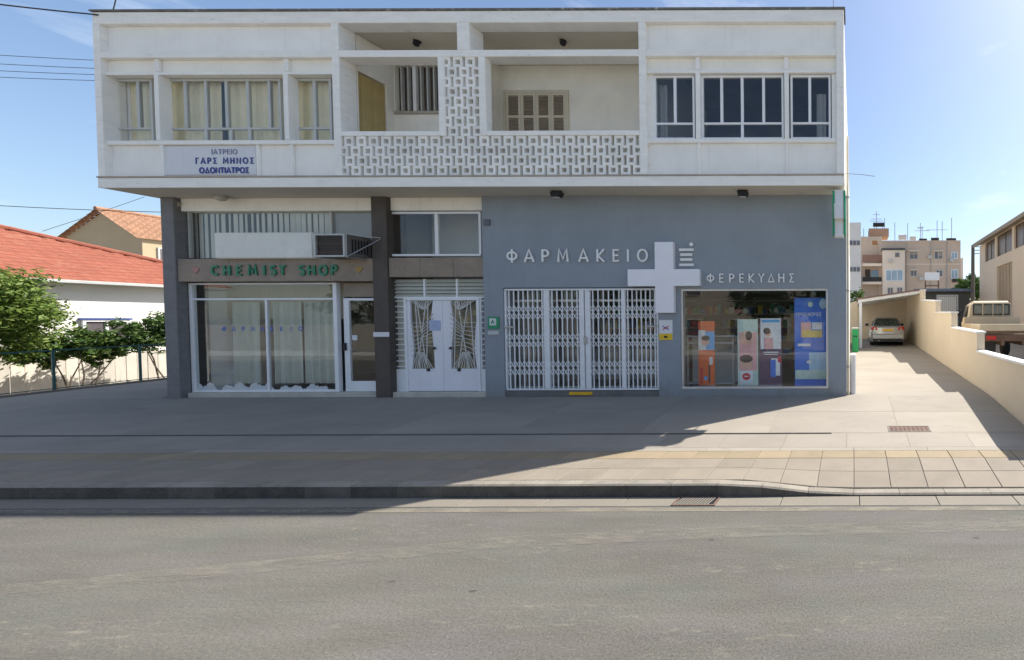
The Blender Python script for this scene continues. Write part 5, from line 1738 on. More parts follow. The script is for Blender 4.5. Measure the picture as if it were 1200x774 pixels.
def make_truck(loc, rz):
    c = thing('flatbed_truck', 'faded tan flatbed truck seen from behind in the yard beyond the stepped wall', 'truck', loc, rz)
    # bed
    MB().box(-.95, .95, 0, 2.9, .95, 1.02, .01).build('bed_floor', RUST, c, world=False)
    for x in (-.95, .90):
        MB().box(x, x + .05, .06, 2.85, 1.021, 1.22, .01).build('side_board', TRUCKP, c, world=False)
    MB().box(-.95, .95, 0, .05, 1.021, 1.22, .01).build('tail_board', TRUCKP, c, world=False)
    MB().box(-.95, .95, 2.86, 2.9, 1.021, 1.45, .01).build('head_board', TRUCKP, c, world=False)
    for x in (-.5, 0, .5):
        MB().box(x - .02, x + .02, -.012, -.001, 1.05, 1.20).build('board_rib', TRUCKP, c, world=False)
    MB().box(-.35, -.25, .0, 4.5, .6, .8).build('chassis_rail', RUST, c, world=False)
    MB().box(.25, .35, .0, 4.5, .6, .8).build('chassis_rail', RUST, c, world=False)
    MB().box(-.8, .8, .02, .1, .72, .92, .01).build('rear_beam', RUST, c, world=False)
    for s in (-1, 1):
        MB().box(s * .62 - .14, s * .62 + .14, -.015, .018, .76, .88, .01).build('tail_light', REDL, c, world=False)
        MB().box(s * .62 - .2, s * .62 + .2, .35, .37, .3, .7).build('mud_flap', BLACK, c, world=False)
    # cab
    mb = MB()
    def cr2(y, z0_, z1_, h0, h1):
        return [(-h0, y, z0_), (h0, y, z0_), (h0 + .01, y, z0_ + .5), (h1, y, z1_ - .1), (h1 - .12, y, z1_), (-h1 + .12, y, z1_), (-h1, y, z1_ - .1), (-h0 - .01, y, z0_ + .5)]
    mb.loft([cr2(4.7, .75, 1.35, .78, .74), cr2(4.55, .7, 1.5, .8, .76), cr2(4.2, .7, 1.98, .82, .70), cr2(3.15, .7, 2.03, .82, .72), cr2(3.0, .72, 1.97, .8, .70)])
    mb.build('cab', TRUCKP, c, world=False, smooth=False)
    dkg = bpy.data.materials['car_glass']
    mb = MB()
    for k, (a, b) in enumerate(((-.60, -.24), (-.20, .20), (.24, .60))):
        mb.box(a, b, 2.975, 2.99, 1.56, 1.87, .03)
    mb.build('rear_window', M('dusty_cab_glass', (.16, .16, .12), .2, .2, 2, spec=.7, bump=0), c, world=False)
    mb = MB()
    for q in ((-.64, .64, 1.52, 1.555), (-.64, .64, 1.875, 1.91)): mb.box(q[0], q[1], 2.965, 2.99, q[2], q[3])
    mb.box(-.64, -.605, 2.966, 2.99, 1.556, 1.874); mb.box(.605, .64, 2.966, 2.99, 1.556, 1.874)
    mb.build('window_rubber', BLACK, c, world=False)
    for x in (-.3, .05, .4):
        MB().tube([(x, 2.93, 1.44), (x, 2.93, 1.95)], .018, 6).build('guard_bar', TRUCKP, c, world=False)
    for s in (-1, 1):
        mb = MB(); mb.add([(s * .825, 3.3, 1.45), (s * .825, 4.1, 1.45), (s * .75, 4.0, 1.86), (s * .75, 3.35, 1.86)], [(0, 1, 2, 3) if s > 0 else (3, 2, 1, 0)])
        mb.build('side_window', dkg, c, world=False)
        MB().box(s * .95 - .06, s * .95 + .06, 4.25, 4.3, 1.5, 1.75, .01).build('mirror', BLACK, c, world=False)
    tyre_set(c, [(-.72, .75), (.72, .75), (-.72, 4.0), (.72, 4.0)], .36, .24, RUST)
    return c


make_truck((4.62, 12.3, .98), radians(-6))

# ------------------------------------------------------------------ yard warehouse on the right
WHM = M('warehouse_render', (.72, .58, .43), .85, .08, .5, streak=.05, stain=(.36, .27, .18), stain_amt=.35, stain_pos=.62)
HX = 9.2
wh = thing('warehouse', 'tan rendered warehouse with high windows and a tall door on the right', 'building', (HX + 3, 24, .9))
Yof = lambda px: HX * 500 / (px - 1000)
def Zof(px, py): return XZ(px, py, Yof(px))[1]
yfar, ynear = Yof(1149), 15.5
zE = Zof(1150, 288)
winr = [(1154, 1165.5), (1167.5, 1185.5), (1188, 1207)]
wz1_, wz0_ = Zof(1168, 277.5) , Zof(1168, 302)
drr = (1168, 1186)
dzt = Zof(1170, 313)
ys_ = sorted(set([ynear, yfar] + [Yof(p) for w_ in winr for p in w_]))
mb = MB()
TH = .25
# wall facing the camera side (normal -x) split round the openings
dyn, dyf = Yof(drr[1]), Yof(drr[0])
mb.box(HX, HX + TH, ynear, yfar, wz1_, zE)
mb.box(HX, HX + TH, ynear, dyn, .8, wz0_); mb.box(HX, HX + TH, dyf, yfar, .8, wz0_); mb.box(HX, HX + TH, dyn, dyf, dzt, wz0_)
edges = [ynear] + [v for w_ in reversed(winr) for v in (Yof(w_[1]), Yof(w_[0]))] + [yfar]
for i in range(0, len(edges), 2):
    mb.box(HX, HX + TH, edges[i], edges[i + 1], wz0_, wz1_)
mb.box(HX, HX + 8, yfar - .001, yfar + .25, .8, zE); mb.box(HX + TH + .002, HX + 8, ynear, ynear + .25, .8, zE)
mb.build('wall', WHM, wh)
# roof: low gable with eaves
mb = MB()
mb.loft([[(HX - .45, ynear - .4, zE - .05), (HX + 4, ynear - .4, zE + 1.2), (HX + 8.5, ynear - .4, zE - .05), (HX + 8.5, ynear - .4, zE + .18), (HX + 4, ynear - .4, zE + 1.45), (HX - .45, ynear - .4, zE + .18)],
         [(HX - .45, yfar + .5, zE - .05), (HX + 4, yfar + .5, zE + 1.2), (HX + 8.5, yfar + .5, zE - .05), (HX + 8.5, yfar + .5, zE + .18), (HX + 4, yfar + .5, zE + 1.45), (HX - .45, yfar + .5, zE + .18)]])
mb.build('roof', M('warehouse_roof', (.33, .27, .2), .85, .15, 1), wh)
for (a, b) in winr:
    y0, y1 = Yof(b), Yof(a)
    wf = MB(); t = .07
    wf.box(HX + .1, HX + .16, y0, y1, wz0_, wz0_ + t); wf.box(HX + .1, HX + .16, y0, y1, wz1_ - t, wz1_)
    wf.box(HX + .101, HX + .159, y0, y0 + t, wz0_ + t, wz1_ - t); wf.box(HX + .101, HX + .159, y1 - t, y1, wz0_ + t, wz1_ - t)
    wf.box(HX + .101, HX + .159, (y0 + y1) / 2 - .03, (y0 + y1) / 2 + .03, wz0_ + t, wz1_ - t)
    wfo = wf.build('window', BARWOOD, wh)
    B('pane', M('dusty_brown_glass', (.17, .13, .10), .25, .25, 1, spec=.6) if 'dusty_brown_glass' not in bpy.data.materials else bpy.data.materials['dusty_brown_glass'], wfo, HX + .125, HX + .135, y0 + t, y1 - t, wz0_ + t, wz1_ - t)
wd = B('door', M('tan_metal_door', (.42, .31, .20), .6, .12, 1, streak=.15), wh, HX + .12, HX + .2, dyn + .001, dyf - .001, .8, dzt - .001)
for k in range(5):
    yy = dyn + (dyf - dyn) * (k + .5) / 5
    B('door_rib', bpy.data.materials['tan_metal_door'], wd, HX + .09, HX + .119, yy - .04, yy + .04, 1.0, dzt - .1)

# ------------------------------------------------------------------ far apartment block
APT = M('apartment_render', (.56, .445, .35), .85, .09, .25, streak=.05, stain=(.34, .27, .2), stain_amt=.4, stain_pos=.6)
APL = M('apartment_pale_render', (.72, .62, .52), .85, .06, .3)
AY = 62.0
ap = thing('apartment_block', 'beige apartment block with rooftop water tanks behind the carport', 'building', (9, AY, 1.2))
A = lambda px, py, Y=AY: XZ(px, py, Y)
def abox(name, m, a, b, t_, bo, y0=AY, y1=AY + 10, parent=ap, bev=0):
    x0, z1_ = A(a, t_, y0); x1, z0_ = A(b, bo, y0)
    return B(name, m, parent, x0, x1, y0, y1, z0_, z1_, bev)
abox('main_block', APT, 1030, 1125.5, 284, 392)
abox('left_block', APT, 1009.5, 1034, 277.5, 392, AY + .5, AY + 9.9)
abox('side_wing', APL, 1125.7, 1128.5, 303, 392, AY + .4, AY + 9)
abox('stair_tower', M('terracotta_render', (.38, .24, .16), .85, .1, .5), 1018.5, 1042, 268, 277.4, AY + 2, AY + 5)
abox('parapet', APT, 1033, 1126, 282.3, 283.9, AY - .12, AY + .1)
abox('projecting_bay', APL, 1034.5, 1060.5, 293.5, 392, AY - 1.2, AY - .002)
abox('bay_roof', M('dark_awning', (.06, .07, .08), .8, .1, 2), 1034, 1060.8, 291.2, 293.3, AY - 1.4, AY - .002)
# balconies on the left block
YB = AY - .9
for (t_, b_, m) in ((299, 307.5, M('brown_balcony', (.22, .13, .10), .8, .1, 1)), (325, 330.5, BLACK)):
    abox('balcony_front', m, 1011, 1033.5, t_, b_, YB - .06, YB)
for p in (309, 330.5):
    abox('balcony_slab', APL, 1010.5, 1034, p, p + 3, YB - .1, AY + .49)
for (a, b, t_, b_) in ((1014, 1020, 316, 330), (1021, 1030, 317, 330)):
    abox('balcony_door', GLASSF if a > 1020 else BARWOOD, a, b, t_, b_, AY + .44, AY + .495)
abox('balcony_plants', FOL3, 1025, 1034, 294.5, 299.2, YB - .1, YB - .07) if False else None
# windows
def awin(a, b, t_, b_, y=AY, pane=None, fr=FRAMEG, cross=1):
    x0, z1_ = A(a, t_, y); x1, z0_ = A(b, b_, y)
    mb = MB(); t = .09
    mb.box(x0, x1, y - .08, y - .003, z0_, z0_ + t); mb.box(x0, x1, y - .08, y - .003, z1_ - t, z1_)
    mb.box(x0, x0 + t, y - .079, y - .003, z0_ + t, z1_ - t); mb.box(x1 - t, x1, y - .079, y - .003, z0_ + t, z1_ - t)
    for k in range(cross):
        xc = x0 + (x1 - x0) * (k + 1) / (cross + 1)
        mb.box(xc - t * .4, xc + t * .4, y - .078, y - .003, z0_ + t, z1_ - t)
    wo_ = mb.build('window', fr, ap)
    B('pane', pane or bpy.data.materials['far_pane'], wo_, x0 + t, x1 - t, y - .03, y - .004, z0_ + t, z1_ - t)
FPANE = M('far_pane', (.13, .11, .12), .15, .3, .6, spec=.8)
FPANEB = M('far_pane_sky', (.30, .40, .48), .15, .25, .6, spec=.9)
awin(1048.5, 1055, 296, 302.5, AY - 1.2, FPANE, SHUTF, 0)
awin(1066, 1076, 295, 304.5); awin(1095, 1105, 295, 304.5); awin(1115, 1122.5, 296, 304, AY, FPANEB, FRAMEW)
awin(1067, 1075, 317, 324.5, AY, FPANE); awin(1097, 1105, 317, 325); awin(1114.5, 1123, 316.5, 327, AY, FPANEB, FRAMEW)
awin(1038, 1058.5, 316.5, 330, AY - 1.2, FPANEB, FRAMEW, 2)
awin(1021.5, 1029.5, 281.5, 288.5, AY + .5, M('orange_blind', (.4, .2, .09), .8, .1, 1), SHUTF, 0)
awin(1040, 1047, 337, 345, AY - 1.2); awin(1051, 1058, 337, 345, AY - 1.2); awin(1078, 1086, 340, 348); awin(1106, 1112, 338, 346)
mb_ = None
abox('wall_band', APL, 1061, 1126, 309.5, 310.7, AY - .05, AY - .002)
for (a, b, t_, b_) in ((1113.5, 1118.5, 303.5, 307), (1117, 1122.5, 327.5, 331)):
    abox('condenser_unit', BLACK if t_ > 320 else FRAMEG, a, b, t_, b_, AY - .6, AY - .1, bev=.03)
for px_ in (1062.5, 1091, 1110):
    xq_, zt__ = A(px_, 284.5); _, zb___ = A(px_, 345)
    MB().tube([(xq_, AY - .1, zb___), (xq_, AY - .1, zt__)], .06, 6).build('drain_pipe', STEEL, ap)
for (a, b, t_) in ((1065, 1077, 293.6), (1094, 1106, 293.6), (1066, 1076, 315.6)):
    abox('window_hood', APL, a, b, t_, t_ + .9, AY - .5, AY - .002)
for (a, b, t_, b_, m_) in ((1067, 1075.5, 296, 304, 'shutter_green_grey'), (1099, 1104, 296, 304, 'x')):
    abox('roller_shutter', bpy.data.materials.get('roller_shutter_grey') or M('roller_shutter_grey', (.30, .28, .26), .7, .15, 3), a, b, t_, (t_ + b_) / 2 + (1 if m_ == 'x' else -1), AY - .07, AY - .031)
for (a, b, t_, b_) in ((1078, 1082, 325, 329), (1042, 1046, 304, 307.5), (1088, 1092, 300, 303.5)):
    abox('condenser_unit', FRAMEG, a, b, t_, b_, AY - .7, AY - .1, bev=.03) if a > 1060 else abox('condenser_unit', FRAMEG, a, b, t_, b_, AY - 1.8, AY - 1.21, bev=.03)
# white awning / billboard
x0, z1_ = A(1084, 320, AY - 4); x1, z0_ = A(1101, 329, AY - 4)
bb_ = thing('white_canopy', 'bright white canopy panel in front of the beige apartment block', 'canopy', ((x0 + x1) / 2, AY - 4, 1.2))
B('panel', M('bright_white_sheet', (.8, .8, .8), .6, .03, 1), bb_, x0, x1, AY - 4, AY - 3.8, z0_, z1_, .02)
for xx in (x0 + .1, x1 - .1):
    B('post', RUST, bb_, xx - .08, xx + .08, AY - 3.98, AY - 3.82, 1.0, z0_ - .001)
B('rail', RUST, bb_, x0, x1, AY - 3.96, AY - 3.84, z0_ - .8, z0_ - .65)
# rooftop gear
YR = AY + 3
def tank(px, py_base, wpx, hpx, lab, m):
    x0, z0_ = A(px - wpx / 2, py_base, YR); x1, z1_ = A(px + wpx / 2, py_base - hpx, YR)
    t_ = thing('water_tank', lab, 'water tank', ((x0 + x1) / 2, YR, z0_), 0)
    cz = (z0_ + z1_) / 2; r_ = (z1_ - z0_) * .36
    MB().tube([(x0, YR, z1_ - r_), (x1, YR, z1_ - r_)], r_, 12).build('tank', m, t_, smooth=True)
    for xx in (x0 + .2, x1 - .2):
        B('leg', STEEL, t_, xx - .04, xx + .04, YR - .04, YR + .04, z0_ - .6, z1_ - r_)
tank(1030, 268.2, 13, 7, 'dark water tank on top of the terracotta stair tower', BLACK)
tank(1058, 284, 9, 9, 'pale water tank, left one of the pale pair on the beige roof', INWHITE)
tank(1070, 284, 7, 7, 'pale water tank, right one of the pale pair on the beige roof', INWHITE)
tank(1082, 284.5, 9, 4.5, 'dark water tank just right of the pale pair on the beige roof', BLACK)
tank(1096, 284.5, 9, 5.5, 'dark water tank in the middle of the right part of the beige roof', BLACK)
tank(1115, 284.5, 11, 5, 'dark water tank nearest the right end of the beige roof', BLACK)
def aerial(px, pb, pt, lab, cross=()):
    x, z0_ = A(px, pb, YR); _, z1_ = A(px, pt, YR)
    a_ = thing('aerial', lab, 'aerial', (x, YR, z0_))
    MB().tube([(x, YR, z0_ - 1), (x, YR, z1_)], .055, 6).build('mast', STEEL, a_)
    for (py, w2) in cross:
        zc = A(px, py, YR)[1]
        MB().tube([(x - w2, YR, zc), (x + w2, YR, zc)], .045, 6).build('arm', STEEL, a_)
aerial(1027.5, 262, 248, 'aerial mast with short arms over the dark tank on the stair tower', ((252, .5), (257, .8), (259.5, 1.0)))
aerial(1037, 268, 256, 'bare thin rod on the right edge of the stair tower')
aerial(1012.5, 278, 268, 'short rod at the left end of the beige roof')
aerial(1049, 283, 261, 'thin rod left of the pale tanks on the roof')
aerial(1064, 283, 262, 'thin rod between the two pale tanks on the roof')
aerial(1081, 283, 266, 'aerial with long arm right of the pale tanks', ((271, 1.1),))
aerial(1079, 283, 262, 'aerial with a small dish cluster behind the long armed one', ((268, .4), (267, .5)))
aerial(1098.5, 283, 259, 'tall aerial with left pointing arm in the middle of the roof', ((270, 1.6),))
aerial(1104.5, 283, 260, 'plain rod just right of the tall middle aerial')
aerial(1115.5, 283, 256, 'tallest plain rod near the right end of the beige roof')
# pale building on the left of it
x0, z1_ = A(985, 261, 56); x1, _ = A(1009.3, 261, 56)
pb = thing('pale_block', 'pale grey apartment block partly hidden by the corner of the pharmacy', 'building', ((x0 + x1) / 2, 60, 1.2))
PBM = M('pale_grey_render', (.70, .68, .65), .85, .06, .3)
B('wall', PBM, pb, x0, x1, 56, 60.9, .8, z1_)
for (t_, b_) in ((282, 288), (313, 319)):
    xa_, zt_ = A(987, t_, 56); xb_, zb_ = A(1008.3, b_, 56)
    wn_ = B('window', FRAMEG, pb, xa_, xb_, 55.93, 55.998, zb_, zt_)
    for k in range(5):
        xx = xa_ + (xb_ - xa_) * k / 5
        B('pane', bpy.data.materials['far_pane'], wn_, xx + .05, xx + (xb_ - xa_) / 5 - .05, 55.9, 55.929, zb_ + .06, zt_ - .06)

# grey shed roofs and gate behind truck
SHD = M('blue_grey_sheet', (.10, .115, .135), .7, .15, 1)
YS = 30.0
x0, z1_ = A(1080, 334.5, YS); x1, z0_ = A(1142, 341, YS)
shd = thing('shed', 'low blue grey metal shed roof beyond the stepped wall', 'shed', ((x0 + x1) / 2, YS + 2, 1.2))
MB().loft([[(x0, YS + 4, z1_ - .1), (x1, YS + 4, z1_ - .1), (x1, YS + 4, z1_), (x0, YS + 4, z1_)], [(x0, YS, z0_ - .1), (x1, YS, z0_ - .1), (x1, YS, z0_), (x0, YS, z0_)]]).build('roof', SHD, shd)
B('wall', M('shed_dark_wall', (.09, .09, .085), .8, .15, 1), shd, x0 + .2, x1 - .2, YS + .4, YS + 3.9, 1.0, z0_ - .05)
mb = MB(); xx = x0
for k in range(18):
    xx = x0 + (x1 - x0) * k / 18
    mb.loft([[(xx + .02, YS + 3.95, z1_ + .002), (xx + .09, YS + 3.95, z1_ + .002), (xx + .055, YS + 3.95, z1_ + .05)], [(xx + .02, YS - .02, z0_ + .002), (xx + .09, YS - .02, z0_ + .002), (xx + .055, YS - .02, z0_ + .05)]])
mb.build('roof_corrugation', SHD, shd)
YG = 25.0
x0, z1_ = A(1098, 346, YG); x1, z0_ = A(1123, 362, YG)
gt_ = thing('yard_gate', 'grey metal yard gate behind the cab of the tan truck', 'gate', ((x0 + x1) / 2, YG, 1.1))
mb = MB(); mb.box(x0, x1, YG, YG + .06, z1_ - .08, z1_); mb.box(x0, x0 + .08, YG, YG + .06, 1.0, z1_ - .08); mb.box(x1 - .08, x1, YG, YG + .06, 1.0, z1_ - .08)
mb.build('gate_frame', STEEL, gt_)
n = 9
for k in range(n):
    xx = x0 + .1 + (x1 - x0 - .2) * k / n
    B('gate_board', FRAMEG, gt_, xx, xx + (x1 - x0 - .2) / n - .015, YG + .02, YG + .04, 1.05, z1_ - .1)

# utility pole
YP = 40
xp, zt_ = A(1140.5, 288, YP)
up = thing('utility_pole', 'dark wooden utility pole beside the warehouse', 'utility pole', (xp, YP, 1.2))
MB().tube([(xp, YP, 1.1), (xp, YP, zt_)], [.22, .15], 10).build('pole', POLEW, up)
for k, py in enumerate((290, 294, 298)):
    zc = A(1140, py, YP)[1]
    MB().box(xp + .1, xp + .6, YP - .04, YP + .04, zc - .04, zc + .04).build('insulator_arm', STEEL, up)

# ------------------------------------------------------------------ foliage
def crown(mb, cx, cy, cz, rx, ry, rz_, n_cl, per, leaf, seed, flat=.0):
    rg = random.Random(seed)
    cl = []
    for _ in range(n_cl):
        while True:
            p = Vector((rg.uniform(-1, 1), rg.uniform(-1, 1), rg.uniform(-1, 1)))
            if .25 < p.length < 1.0: break
        k = rg.uniform(.75, 1.12)
        cl.append((Vector((cx + p.x * rx * k, cy + p.y * ry * k, cz + p.z * rz_ * k)), rg.uniform(.6, 1.3) * .30 * min(rx, rz_)))
    for (c, r_) in cl:
        for _ in range(per):
            d = Vector((rg.gauss(0, 1), rg.gauss(0, 1), rg.gauss(0, .8)))
            d = d.normalized() * r_ * rg.uniform(.3, 1.05)
            p = c + d
            a = Vector((rg.gauss(0, 1), rg.gauss(0, 1), rg.gauss(0, .6))).normalized()
            nrm = (d.normalized() + Vector((rg.gauss(0, .5), rg.gauss(0, .5), .4 + rg.gauss(0, .4)))).normalized()
            b = nrm.cross(a).normalized()
            a = b.cross(nrm).normalized()
            s = leaf * rg.uniform(.6, 1.3)
            mb.add([p - a * s, p + b * s * .38, p + a * s, p - b * s * .38], [(0, 1, 2, 3)])
    return cl


def tree(name, label, x, y, z0, trunk_h, cz, rx, ry, rz_, n_cl, per, leaf, m, seed, cat='tree', group=None):
    t_ = thing(name, label, cat, (x, y, z0), 0, group)
    mb = MB()
    cl = crown(mb, x, y, cz, rx, ry, rz_, n_cl, per, leaf, seed)
    mb.build('crown', m, t_)
    tb_ = MB()
    rg = random.Random(seed + 1)
    r0 = .02 + .028 * rx
    top = Vector((x + rg.uniform(-.1, .1), y, z0 + trunk_h))
    tb_.tube([(x, y, z0 - .1), (x + .04, y, z0 + trunk_h * .5), top], [r0 * 1.3, r0, r0 * .85], 9)
    for (c, r_) in cl[::max(1, n_cl // 14)]:
        mid = top.lerp(c, .5) + Vector((0, 0, .12 * rx))
        tb_.tube([top, mid, c], [r0 * .6, r0 * .35, r0 * .12], 6)
    tb_.build('trunk', BARK, t_)
    return t_


LZ = -.35
tree('leafy_tree', 'light green leafy tree at the far left edge in front of the red roofed house', -23.45, 11.5, LZ, 2.0, 2.62, 1.35, .92, 1.30, 230, 80, .065, FOL1, 41)
def shrub(label, lobes, base, m, seed, leaf=.06):
    t_ = thing('shrub', label, 'shrub', base)
    mb = MB(); tb_ = MB(); rg = random.Random(seed)
    for k, (x, y, z_, rx, ry, rz_, n_) in enumerate(lobes):
        cl = crown(mb, x, y, z_, rx, ry, rz_, n_, 62, leaf, seed + k)
        for (c, r_) in cl[::max(1, n_ // 2)]:
            b0 = Vector((base[0] + rg.uniform(-.25, .25), base[1] + rg.uniform(-.35, .35), base[2] - .1))
            mid = b0.lerp(c, .55) + Vector((rg.uniform(-.1, .1), rg.uniform(-.15, .15), .1))
            tb_.tube([b0, mid, c], [.022, .016, .006], 5)
    mb.build('foliage', m, t_)
    tb_.build('stem', BARK, t_)


shrub('dark green bushy shrub behind the teal railing beside the grey pillar', [(-22.9, 14.5, 2.15, .6, .75, .62, 60), (-23.1, 13.75, 1.85, .6, .6, .62, 50), (-22.7, 15.3, 2.0, .6, .6, .7, 50)], (-23.0, 14.4, LZ), FOL2, 43)
shrub('loose green shrub between the light green tree and the bushy shrub behind the railing', [(-23.3, 12.75, 1.75, .55, .5, .5, 42), (-23.4, 13.25, 1.6, .5, .45, .55, 40), (-23.5, 12.25, 1.55, .5, .45, .5, 36)], (-23.4, 12.7, LZ), FOL2, 53, .065)
tree('hedge_bush', 'round green bush behind the garden wall left of the carport', .3, 28.0, 1.2, .8, 3.3, 1.5, .8, .95, 60, 45, .12, FOL2, 47, 'bush')
tree('far_tree', 'small green tree behind the utility pole by the warehouse', XX(1134, 44, 335), 44, 1.2, 2.0, ZZ(338, 44), 1.7, 1.3, 1.2, 40, 30, .25, FOL2, 48)
tree('far_tree', 'low green tree just left of the warehouse corner', XX(1145, 46, 335), 46, 1.2, 2.0, ZZ(335, 46), 1.5, 1.3, 1.7, 40, 30, .25, FOL2, 49)

# ------------------------------------------------------------------ left: fence, railing, red roofed house
rl = thing('railing', 'teal metal railing along the left side of the forecourt', 'railing', (-20.35, 12, .5))
RX = -20.35
zr = lambda y: gz(0, y)
yy0, yy1 = 7.7, 19.0
for k in range(7):
    y = yy0 + k * 1.72
    y = [7.7, 9.0, 10.83, 12.15, 13.5, 15.2, 17.0, 19.0][k]
    B('rail_post', TEAL, rl, RX - .02, RX + .02, y - .02, y + .02, gz(0, y) - .1, gz(0, y) + 1.04, .005)
mb = MB(); ys2 = [7.7, 10, 19]
for a, b in zip(ys2[:-1], ys2[1:]): mb.bar((RX, a, gz(0, a) + 1.05), (RX, b, gz(0, b) + 1.05), .035, .03)
mb.build('top_rail', TEAL, rl)
mb = MB()
for a, b in zip(ys2[:-1], ys2[1:]): mb.bar((RX, a, gz(0, a) + .08), (RX, b, gz(0, b) + .08), .02, .02)
mb.build('bottom_rail', TEAL, rl)
kb = thing('low_kerb_wall', 'dark low kerb under the teal railing', 'kerb', (RX, 12, .5))
mb = MB()
for a, b in ((7.7, 10), (10, 19)):
    mb.loft([[(RX - .1, b, gz(0, b) - 1.4), (RX + .1, b, gz(0, b) - 1.4), (RX + .1, b, gz(0, b) + .04), (RX - .1, b, gz(0, b) + .04)], [(RX - .1, a, gz(0, a) - 1.4), (RX + .1, a, gz(0, a) - 1.4), (RX + .1, a, gz(0, a) + .04), (RX - .1, a, gz(0, a) + .04)]])
mb.build('kerb_body', JOINT, kb)
fn = thing('board_fence', 'cream vertical board fence behind the teal railing', 'fence', (-24.5, 14, -.35))
FXX = -24.5
y = 10.6
while y < 22:
    mb = MB().box(-.015, .015, .004, .216, 0, 1.70 + R.uniform(-.012, .012), .006)
    put(mb.mesh('fence_board', FENCEM), 'fence_board', fn, (FXX + R.uniform(-.008, .008), y, -.35))
    y += .22
for h in (.1, 1.0):
    MB().box(FXX - .07, FXX - .02, 10.6, 22, h, h + .06).build('fence_rail', FENCEM, fn)

# red roof house
hs = thing('red_roof_house', 'low white house with an orange red tiled hip roof on the left', 'house', (-30, 11, -.35))
EX = -25.2; HW = -25.5
YC = 19.2; YN = 3.0
ez = 3.68
PIT = .44; T = 6.0
B('wall', HOUSEW, hs, HW - 10.8, HW, YN + .6, YC - .6, -.4, ez - .02)
B('eaves_soffit', M('eaves_grey', (.20, .205, .19), .8, .1, 1), hs, EX - 12.0, EX - .04, YN + .04, YC - .04, ez - .05, ez - .01)
B('gutter', FRAMEG, hs, EX - .03, EX + .07, YN, YC, ez - .07, ez + .03, .01)
REDR = M('red_roof_tile', (.31, .10, .06), .8, .14, 1.5, fine=.10, bump=.3, bscale=30, stain=(.40, .19, .12), stain_amt=.6, stain_pos=.55)
# tiled slope facing +x : rows of stepped courses following the hip
mb = MB()
course = .30
nc = int(T / course)
for i in range(nc):
    t0, t1 = i * course, (i + 1) * course
    x0, x1 = EX - t0, EX - t1
    z0_, z1_ = ez + .03 + PIT * t0, ez + .03 + PIT * t1
    ya, yb = YN + t0, YC - t0
    # scalloped tiles in the course
    ntl = int((yb - ya) / .25)
    for k in range(ntl + 1):
        y0 = ya + k * .25; y1 = min(y0 + .25, yb)
        if y1 - y0 < .03: continue
        lim0 = YC - t0; lim1 = YC - t1
        y0t, y1t = min(y0, lim1), min(y1, lim1)
        y0t, y1t = max(y0t, YN + t1), max(y1t, YN + t1)
        ymid = (y0 + y1) / 2; ymt = (y0t + y1t) / 2
        h = .035
        j = R.uniform(-.006, .006)
        vs = [(x0, y0, z0_ + .01), (x0, ymid, z0_ + h + j + .02), (x0, y1, z0_ + .01), (x1, y1t, z1_ - .012), (x1, ymt, z1_ + h * .6 + j), (x1, y0t, z1_ - .012),
              (x0, y0, z0_ - .03), (x0, y1, z0_ - .03)]
        mb.add(vs, [(0, 1, 4, 5), (1, 2, 3, 4), (6, 7, 2, 1, 0)])
o = mb.build('roof_tiles', REDR, hs, smooth=False); o['kind'] = 'stuff'
mb = MB()
tx = EX - T
zt = ez + PIT * T
mb.add([(EX, YN, ez), (EX, YC, ez), (EX - 2 * T, YC, ez), (EX - 2 * T, YN, ez), (EX - T, YN + T, zt), (EX - T, YC - T, zt)],
       [(0, 1, 5, 4), (1, 2, 5), (2, 3, 4, 5), (3, 0, 4)])
mb.build('roof', REDR, hs)
mb = MB()
nr = 17
for k in range(nr):
    a = k / nr; b = (k + 1.08) / nr
    p = Vector((EX - T * a, YC - T * a, ez + .06 + PIT * T * a)); q_ = Vector((EX - T * b, YC - T * b, ez + .08 + PIT * T * b))
    MB().tube([p, q_], [.10, .085], 8).build('ridge_tile', REDR, hs)
MB().tube([(EX - T, YC - T, zt + .06), (EX - T, YN + T, zt + .06)], .1, 8).build('ridge_cap', REDR, hs)
# house window facing the forecourt
YH = lambda px: -HW * 500 / (1000 - px)
def HZ(px, py): return XZ(px, py, YH(px))[1]
y0, y1 = YH(95), YH(150)
zt_, zb_ = HZ(110, 372), HZ(110, 421)
mb = MB(); t = .06
mb.box(HW + .002, HW + .07, y0, y1, zt_ - t, zt_); mb.box(HW + .002, HW + .07, y0, y1, zb_, zb_ + t)
mb.box(HW + .002, HW + .069, y0, y0 + t, zb_ + t, zt_ - t); mb.box(HW + .002, HW + .069, y1 - t, y1, zb_ + t, zt_ - t); mb.box(HW + .002, HW + .069, (y0 + y1) / 2 - .03, (y0 + y1) / 2 + .03, zb_ + t, zt_ - t)
wo_ = mb.build('window', FRAMEW, hs)
B('pane', bpy.data.materials['far_pane'], wo_, HW + .003, HW + .03, y0 + t, y1 - t, zb_ + t, zt_ - t)
B('sill', COPE, wo_, HW + .002, HW + .18, y0 - .1, y1 + .1, zb_ - .06, zb_ - .001, .01)
B('blue_head', M('blue_paint', (.04, .07, .25), .6, .1, 3), wo_, HW + .002, HW + .09, y0 - .05, y1 + .05, zt_ + .001, zt_ + .06)

